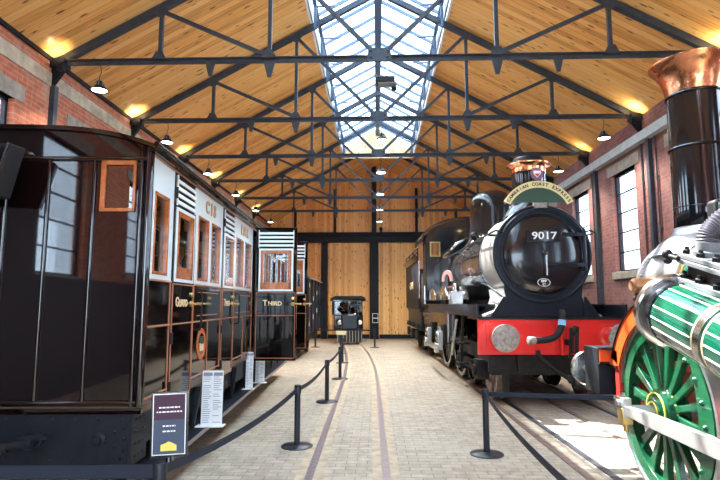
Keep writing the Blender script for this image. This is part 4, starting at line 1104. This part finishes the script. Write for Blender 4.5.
# steam chest plates
FR = Matrix(((1, A.x, Nn.x, P0.x), (0, A.y, Nn.y, P0.y), (0, A.z, Nn.z, P0.z), (0, 0, 0, 1)))
sc_ = MB().box(-.0, .40, -.0, .62, .19, .235, FR).build('steam_chest', M['cast_grey'], GL, .006)
MB().box(.05, .36, .05, .58, .235, .325, FR).build('chest_body', M['grime'], sc_, .004)
MB().box(-.0, .40, .0, .62, .325, .355, FR).box(.0, .40, .0, .62, .358, .392, FR).build('chest_cover', M['cast_grey'], sc_, .006)
for n0, ts, xs in ((.392, (.05, .2, .36, .52), (.035, .365)), (.235, (.06, .22, .4, .56), (.028,))):
    for t in ts:
        for x in xs:
            nt_ = MB(); nt_.lathe([(.026, 0), (.026, .024), (.016, .03), (.015, .046), (0, .048)], cpt(t, x, n0), Nn, 6); nt_.build('chest_nut', M['rubber'], sc_)
for x in (.13, .25): MB().lathe([(.026, 0), (.026, .024), (.015, .03), (.015, .046), (0, .048)], cpt(.04, x, .392), Nn, 6).build('chest_nut', M['rubber'], sc_)
MB().cyl(cpt(-.06, -.02, .36), cpt(.06, -.02, .36), .016).ball(cpt(-.07, -.02, .37), .035, 10).ball(cpt(-.06, -.02, .33), .028, 10).build('oil_cock', M['rubber'], sc_)
MB().lathe([(.10, 0), (.10, .03), (.075, .035), (.075, .09)], cpt(.14, .12, .392), Nn, 24).build('pipe_flange', M['grey_plastic'], sc_)
# ribbed hose
q0 = cpt(.14, .12, .45)
qs = [q0, q0 + V((0, .0, .06)), q0 + V((.03, -.01, .11)), q0 + V((.09, -.03, .17)), q0 + V((.20, -.05, .22)), q0 + V((.38, -.18, .27)), q0 + V((.5, -.2, .22))]
path = []
for i in range(len(qs) - 1):
    p0 = qs[max(i - 1, 0)]; p1 = qs[i]; p2 = qs[i + 1]; p3 = qs[min(i + 2, len(qs) - 1)]
    for k in range(10):
        t = k / 10; path.append(.5 * ((2 * p1) + (-p0 + p2) * t + (2 * p0 - 5 * p1 + 4 * p2 - p3) * t * t + (-p0 + 3 * p1 - 3 * p2 + p3) * t ** 3))
MB().sweep([(p, .062 + (.008 if i % 2 else -.004)) for i, p in enumerate(path)], 16).build('ribbed_hose', M['hose'], GL)
# smokebox, boiler, chimney
MB().cyl((0, .08, 1.72), (0, .68, 1.72), .47, n=56).build('smokebox', M['machined'], GL)
rg = MB().lathe([(.44, 0), (.50, 0), (.50, .05), (.44, .05)], (0, .66, 1.72), (0, 1, 0), 56, closed=True)
rg.studs([(.485 * math.cos(a), .66, 1.72 + .485 * math.sin(a)) for a in [2 * PI * k / 40 for k in range(40)]], (0, -1, 0), .012, .012)
rg.build('smokebox_rim', M['machined'], GL)
MB().lathe([(.44, 0), (.44, .02), (.3, .05), (0, .07)], (0, .71, 1.72), (0, 1, 0), 48).build('smokebox_door', M['blk'], GL)
MB().cyl((0, -1.9, 1.72), (0, .08, 1.72), .44, n=56).build('boiler', M['green_lag'], GL)
for y in (-.9, -.3, .06): MB().lathe([(.44, -.02), (.448, -.02), (.448, .02), (.44, .02)], (0, y, 1.72), (0, 1, 0), 56, closed=True).build('boiler_band', M['brass'], GL)
MB().lathe([(.40, -.5), (.40, -.2), (.38, .0), (.34, .2), (.0, .24)], (0, -1.4, 2.1), n=36).build('steam_dome', M['green_lag'], GL)
chg = MB().lathe([(.20, .02), (.236, .07), (.235, .25), (.235, .50), (.232, 1.30), (.232, 1.34)], (0, .39, 2.2), n=48).build('chimney', M['blk'], GL)
MB().lathe([(.225, 1.32), (.24, 1.36), (.252, 1.42), (.28, 1.50), (.32, 1.57), (.36, 1.615), (.366, 1.635), (.35, 1.635), (.305, 1.58), (.26, 1.5), (.22, 1.36)], (0, .39, 2.2), n=56, closed=True).build('copper_flare', M['copper'], chg)
MB().lathe([(.44, -.16), (.37, -.05), (.30, .0), (.255, .05), (.24, .09), (.2, .09)], (0, .39, 2.2), n=48).build('chimney_base', M['machined'], GL)
for z, q in ((3.02, .013), (3.52, .012), (2.47, .005)): MB().torus((0, .39, z), (0, 0, 1), .236, q, 48, 8).build('chimney_band', M['blk'], chg)
MB().sweep([((-.67, .42, 1.765), .045), ((-.65, .42, 1.765), .065), ((-.6, .42, 1.765), .07), ((-.40, .42, 1.765), .072)], 20).build('copper_pipe', M['copper_wood'], GL)
pf = MB()
for k in range(5): pf.ball((-.62 + .05 * k, .43, 1.65 - .03 * (k % 2)), .035, 8, 6)
pf.box(-.62, -.40, .39, .47, 1.66, 1.71)
pf.build('pipe_fittings', M['grime'], GL)
# sight box
sbx = MB().box(-.455, -.12, -.53, -.40, 2.10, 2.38).build('sight_box', M['rubber'], GL, .03)
MB().box(-.435, -.15, -.542, -.529, 2.13, 2.355).build('sight_box_panel', M['green_lag'], sbx, .02)
# splasher
ang = [math.radians(22 + 118 * k / 30) for k in range(31)]
so = [(.895 * math.cos(a), .895 * math.sin(a)) for a in ang]; si = [(.744 * math.cos(a), .744 * math.sin(a)) for a in ang]
sx_ = -.70
spo = MB().strip(so, si, lambda u, v: V((sx_, u, R + v)), lambda u, v: V((sx_ + .02, u, R + v))).build('splasher', M['orange'], GL)
so2 = [(.905 * math.cos(a), .905 * math.sin(a)) for a in ang]
MB().strip(so2, so, lambda u, v: V((sx_ - .012, u, R + v)), lambda u, v: V((sx_ + .20, u, R + v))).build('splasher_edge', M['blk'], spo)
si2 = [(.738 * math.cos(a), .738 * math.sin(a)) for a in ang]
MB().strip(si, si2, lambda u, v: V((sx_ - .003, u, R + v)), lambda u, v: V((sx_ + .005, u, R + v))).build('splasher_beading', M['blk'], spo)
MB().box(sx_, sx_ + .02, .72, .92, 1.02, 1.16).build('splasher_foot', M['orange'], spo)
MB().box(sx_ - .03, .7, .80, .95, 1.155, 1.175).box(sx_ - .02, sx_ + .02, .72, .92, 1.0, 1.02).build('foot_plate', M['blk'], GL)
MB().box(-.80, .80, .92, 1.28, .72, 1.17).build('buffer_block', M['dark_steel'], GL, .006)
ff = MB().box(-.79, -.56, .895, .918, 1.04, 1.155).build('front_apron', M['orange'], GL)
MB().box(-.80, -.56, .885, .918, 1.015, 1.04).box(-.80, -.56, .885, .918, 1.155, 1.175).build('apron_edging', M['blk'], ff)
MB().box(-.42, -.38, -1.9, .92, .55, 1.05).box(.38, .42, -1.9, .92, .55, 1.05).box(-.40, .40, .3, .34, .5, 1.1).build('frame_plate', M['red_dk'], GL)
MB().box(-.70, -.66, .70, .78, .70, 1.02).build('horn_block', M['red_dk'], GL)
for sx in (-1, 1):
    MB().lathe([(.06, 0), (.06, .12), (.17, .13), (.185, .15), (.18, .17), (.08, .185), (0, .19)], (sx * .71, 1.28, .92), (0, 1, 0), 32).build('buffer', M['polish'], GL)

# ------------------------------------------------------------------ small railcar at the far end
yr = 21.6
RC = thing('motor_railcar', 'small black vintage railcar with a hood and headlamps at the end wall', 'railcar', (curve_c(22.3) + .02, yr, 0), .12)
MB().box(-.60, .60, .75, 2.7, .55, 1.15).build('body', M['blk'], RC, .03)
MB().box(-.36, .36, -.06, .8, .60, 1.22).build('bonnet', M['blk'], RC, .07)
rd = MB().box(-.27, .27, -.085, -.05, .64, 1.15).build('radiator', M['steel'], RC, .01)
g = MB()
for k in range(9): g.box(-.5 + .118 * k, -.47 + .118 * k, -.06, -.03, .08, .56)
g.box(-.54, .54, -.07, -.02, .54, .58)
g.build('front_guard', M['guard_grey'], RC)
MB().box(-.5, .5, -.02, .1, .1, .55).build('apron', M['blk'], RC)
hl = MB()
for sx in (-1, 1):
    h = MB().lathe([(.03, .14), (.09, .1), (.115, 0), (.10, -.01)], (sx * .40, .0, .88), (0, 1, 0), 18).build('headlamp', M['blk'], RC)
    MB().lathe([(.098, 0), (.06, .02), (0, .025)], (sx * .40, -.005, .88), (0, -1, 0), 18).build('lens', M['lens'], h)
ws = MB()
for x in (-.58, -.02, .54): ws.box(x, x + .04, .78, .82, 1.15, 1.74)
ws.box(-.58, .58, .78, .82, 1.13, 1.18).box(-.58, .58, .78, .82, 1.70, 1.75)
wso = ws.build('windscreen_frame', M['blk'], RC)
MB().box(-.56, .56, .795, .80, 1.17, 1.72).build('windscreen', M['darkglass'], wso, smooth=False)
MB().prism([(-.70, 1.72), (-.68, 1.86), (-.55, 1.93), (.55, 1.93), (.68, 1.86), (.70, 1.72), (.66, 1.72), (.62, 1.80), (-.62, 1.80), (-.66, 1.72)], lambda u, v: V((u, .62, v)), lambda u, v: V((u, 2.72, v))).build('hood_roof', M['rubber'], RC, .01)
MB().box(-.62, -.58, 2.66, 2.7, 1.1, 1.8).box(.58, .62, 2.66, 2.7, 1.1, 1.8).box(-.6, .6, 2.66, 2.7, 1.1, 1.85).build('rear_panel', M['blk'], RC)
MB().box(-.22, .1, .84, .845, 1.35, 1.58).build('windscreen_notice', M['tan'], RC)
for y in (.4, 2.2):
    for x in (-.36, .36): rail_wheel('w', .27, .08, 0, 0, 8).build('wheel', M['grime'], RC, loc=(x, y, .30))
    MB().cyl((-.4, y, .30), (.4, y, .30), .035).build('axle', M['grime'], RC)

# dark van beyond the carriage
VN = thing('goods_van', 'dark goods van with white marks standing beyond the open carriage doors', 'van', (-2.0, 15.6, 0), 0)
MB().box(-2.3, 0, 0, 3.6, .75, 2.35).build('van_body', M['blk_smoke'], VN, .01)
pv = [(-1.15 + 1.22 * math.cos(PI * k / 16), 2.33 + .22 * math.sin(PI * k / 16)) for k in range(17)]
MB().prism(pv, lambda u, v: V((u, -.05, v)), lambda u, v: V((u, 3.65, v))).build('van_roof', M['carroof'], VN)
for y in (.0, .9, 1.8, 2.7, 3.55): MB().box(.0, .04, y, y + .06, .75, 2.35).build('side_stanchion', M['dark_steel'], VN)
for k in range(7): MB().box(.0, .012, .35 + (k % 3) * 1.0, .42 + (k % 3) * 1.0, .95 + .19 * k, 1.08 + .19 * k).build('side_marking', M['white'], VN)
MB().box(-2.2, -.1, .05, 3.55, .5, .75).build('van_frame', M['grime'], VN)
for y in (.8, 2.8):
    for x in (-.4, -1.9): rail_wheel('w', .42, .12, 0, 0, 8).build('wheel', M['grime'], VN, loc=(x, y, .45))
    MB().cyl((-2.0, y, .45), (-.3, y, .45), .06).build('axle', M['grime'], VN)

# ------------------------------------------------------------------ barrier posts and belts
PH = .68
def make_post():
    t = thing('barrier_post', '', 'barrier post', (0, 0, 0), 0, 'black barrier posts beside the narrow gauge track')
    MB().lathe([(.178, 0), (.18, .008), (.17, .016), (.06, .026), (.045, .03)], n=40).build('base', M['post'], t)
    MB().lathe([(.045, .02), (.034, .03), (.034, PH - .10)], n=24).build('pole', M['post'], t)
    MB().lathe([(.034, PH - .10), (.040, PH - .095), (.040, PH - .012), (.036, PH), (.02, PH + .003), (0, PH + .003)], n=24).build('belt_head', M['post'], t)
    return t
posts_xy = [((-1.27, 3.25), 'black barrier post under the framed purple sign, in front of the carriage'),
            ((-0.910, 6.310), 'black barrier post beside the narrow rail, first after the post with the sign'),
            ((-0.830, 9.110), 'black barrier post beside the narrow rail, second after the post with the sign'),
            ((-0.800, 11.850), 'black barrier post beside the narrow rail, third after the post with the sign'),
            ((-0.950, 15.020), 'black barrier post beside the narrow rail, fourth after the post with the sign'),
            ((1.170, 6.050), 'black barrier post standing alone in front of the red buffer beam'),
            ((1.03, 2.84), 'black barrier post mostly cut off by the bottom edge, below the green wheel'),
            ((-2.3, 20.4), 'distant black barrier post in front of the dark van'),
            ((-.09, 20.3), 'distant black barrier post before the central column of the end wall')]
p0 = make_post(); POST = []
for i, ((x, y), lab) in enumerate(posts_xy):
    t = p0 if i == 0 else copy_tree(p0)
    t.location = (x, y, 0); t['label'] = lab; POST.append((x, y))
def belt(a, c, sag, lab, z0=PH - .05, z1=PH - .05, w=.05):
    a, c = V((*a, z0)), V((*c, z1)); d = (c - a).normalized(); a = a + d * .036; c = c - d * .036
    m = MB(); n = 16; vs = []; s = V((d.y, -d.x, 0)).normalized() * .0025
    for k in range(n + 1):
        t = k / n; p = a.lerp(c, t) - V((0, 0, sag * 4 * t * (1 - t)))
        vs += [p - s - V((0, 0, w / 2)), p + s - V((0, 0, w / 2)), p + s + V((0, 0, w / 2)), p - s + V((0, 0, w / 2))]
    fs = []
    for i in range(n):
        for q in range(4): fs.append((i * 4 + q, i * 4 + (q + 1) % 4, i * 4 + 4 + (q + 1) % 4, i * 4 + 4 + q))
    fs += [(0, 1, 2, 3), (n * 4 + 3, n * 4 + 2, n * 4 + 1, n * 4)]
    m.add(vs, fs)
    return tag(m.build('barrier_belt', M['belt'], None, smooth=False), lab, 'barrier belt', 'dark webbing belts between the barrier posts')
belt((-3.9, 3.30), POST[0], .02, 'dark belt stretched level in front of the carriage end', w=.075)
belt(POST[0], POST[1], .07, 'dark belt sagging from the sign post to the first post by the narrow rail', w=.055)
belt(POST[1], POST[2], .06, 'dark belt between the first and second posts after the sign post')
belt(POST[2], POST[3], .04, 'dark belt between the second and third posts after the sign post')
belt(POST[3], POST[4], .03, 'dark belt between the third and fourth posts after the sign post')
belt(POST[6], POST[5], .05, 'dark belt running from the bottom edge to the post before the red buffer beam')
belt(POST[5], (2.262, 5.30), .0, 'dark belt from the lone post across to the green locomotive', z1=.72)
belt(POST[7], POST[8], .0, 'distant thin dark belt in front of the small railcar')

# framed sign on the first post
x, y = POST[0]
t = thing('framed_sign', 'small black framed purple sign standing on the barrier post before the carriage', 'sign', (x + .05, y, PH + .003), math.radians(10))
t.rotation_euler = (math.radians(-3), math.radians(-1.5), math.radians(10))
MB().box(-.105, .105, -.012, .012, .03, .40).lathe([(.02, 0), (.015, .03)], n=12).build('frame', M['blk'], t, .004)
MB().box(-.094, .094, -.0135, -.0125, .042, .388).build('white_border', M['white'], t)
MB().box(-.089, .089, -.015, -.0135, .24, .383).build('purple_panel', M['sign_purple'], t)
MB().box(-.089, .089, -.015, -.0135, .047, .24).build('blue_panel', M['sign_blue'], t)
g = MB()
random.seed(5)
for z, n in ((.31, 5), (.285, 6), (.205, 3), (.175, 3)):
    w = n * .024; xx = -w / 2
    while xx < w / 2:
        l = random.uniform(.008, .02); g.box(xx, min(xx + l, w / 2), -.0165, -.015, z - .004, z + .004); xx += l + .005
g.build('printed_lines', M['white'], t)
g = MB().prism([(-.045, .065), (.045, .065), (.045, .095), (.02, .11), (0, .118), (-.02, .108), (-.045, .1)], lambda u, v: V((u, -.0165, v)), lambda u, v: V((u, -.015, v)))
g.build('yellow_emblem', M['yellow'], t)

# white information sheets on the foot board
def sheet(y, x, w, h, rz, lab, prints=True):
    p = car_w(x, y, .325)
    t = thing('information_sheet', lab, 'sign', p, CA + rz, 'white information sheets on the carriage step')
    t.rotation_euler = (-.05, 0, CA + rz)
    MB().box(-w / 2, w / 2, 0, .005, .0, h).build('paper', M['paper'], t)
    g = MB(); n = int(h / .022)
    random.seed(9)
    for k in range(1, n):
        z = h - k * .022
        for c0, c1 in ((-.45, -.04), (.04, .45)):
            if random.random() < .75: g.box(c0 * w, (c0 + (c1 - c0) * random.uniform(.6, 1)) * w, -.001, 0, z - .003, z + .003)
    g.box(-.46 * w, -.03 * w, -.0012, 0, h - .055, h - .02); g.box(.03 * w, .46 * w, -.0012, 0, h - .055, h - .02)
    g.build('print', M['ink'], t)
    MB().box(-w / 2 - .05, w / 2 + .02, -.05, .12, -.002, .006).bar((0, .11, 0), (0, .008, h * .7), .04, .006).build('stand', M['paper'], t)
sheet(1.66, .125, .22, .57, .05, 'large white printed sheet propped on the carriage step behind the framed sign')
sheet(4.15, .04, .11, .55, .0, 'white sheet on the carriage step under the first open door, narrower of two')
sheet(4.8, .09, .15, .55, .0, 'white sheet on the carriage step under the first open door, wider of two')

# small tan sign on a post near the railcar
t = thing('lectern_sign', 'tan sloping sign board on a short post in front of the railcar', 'sign', (-1.18, 17.9, 0))
MB().lathe([(.16, 0), (.16, .012), (.03, .02), (.025, .62)], n=20).build('post', M['post'], t)
MB().box(-.16, .16, -.09, .09, -.01, .01, T(0, 0, .66) @ Matrix.Rotation(.7, 4, 'X')).build('board', M['tan'], t)

# ------------------------------------------------------------------ light
W = bpy.data.worlds.new('World'); sc.world = W; W.use_nodes = True
bg = W.node_tree.nodes['Background']; bg.inputs['Color'].default_value = (.66, .83, 1.0, 1); bg.inputs['Strength'].default_value = 6.5
su = bpy.data.lights.new('sun', 'SUN'); su.energy = 20; su.angle = math.radians(.6); su.color = (1, .96, .88)
so_ = bpy.data.objects.new('sun', su); COL.objects.link(so_)
tosun = V((-.43, .5, 1)).normalized(); so_.rotation_euler = tosun.to_track_quat('Z', 'Y').to_euler()

# ------------------------------------------------------------------ camera
cd = bpy.data.cameras.new('camera'); cam = bpy.data.objects.new('camera', cd); COL.objects.link(cam)
cd.sensor_width = 36; cd.lens = 27; cd.clip_start = .05
cam.location = (0, 0, 1.6); cam.rotation_euler = (PI / 2 + math.radians(6.759), 0, math.radians(1.79))
sc.camera = cam
sc.view_settings.view_transform = 'Standard'; sc.view_settings.look = 'None'; sc.view_settings.gamma = 1; sc.view_settings.use_curve_mapping = False
sc.view_settings.exposure = 1.0
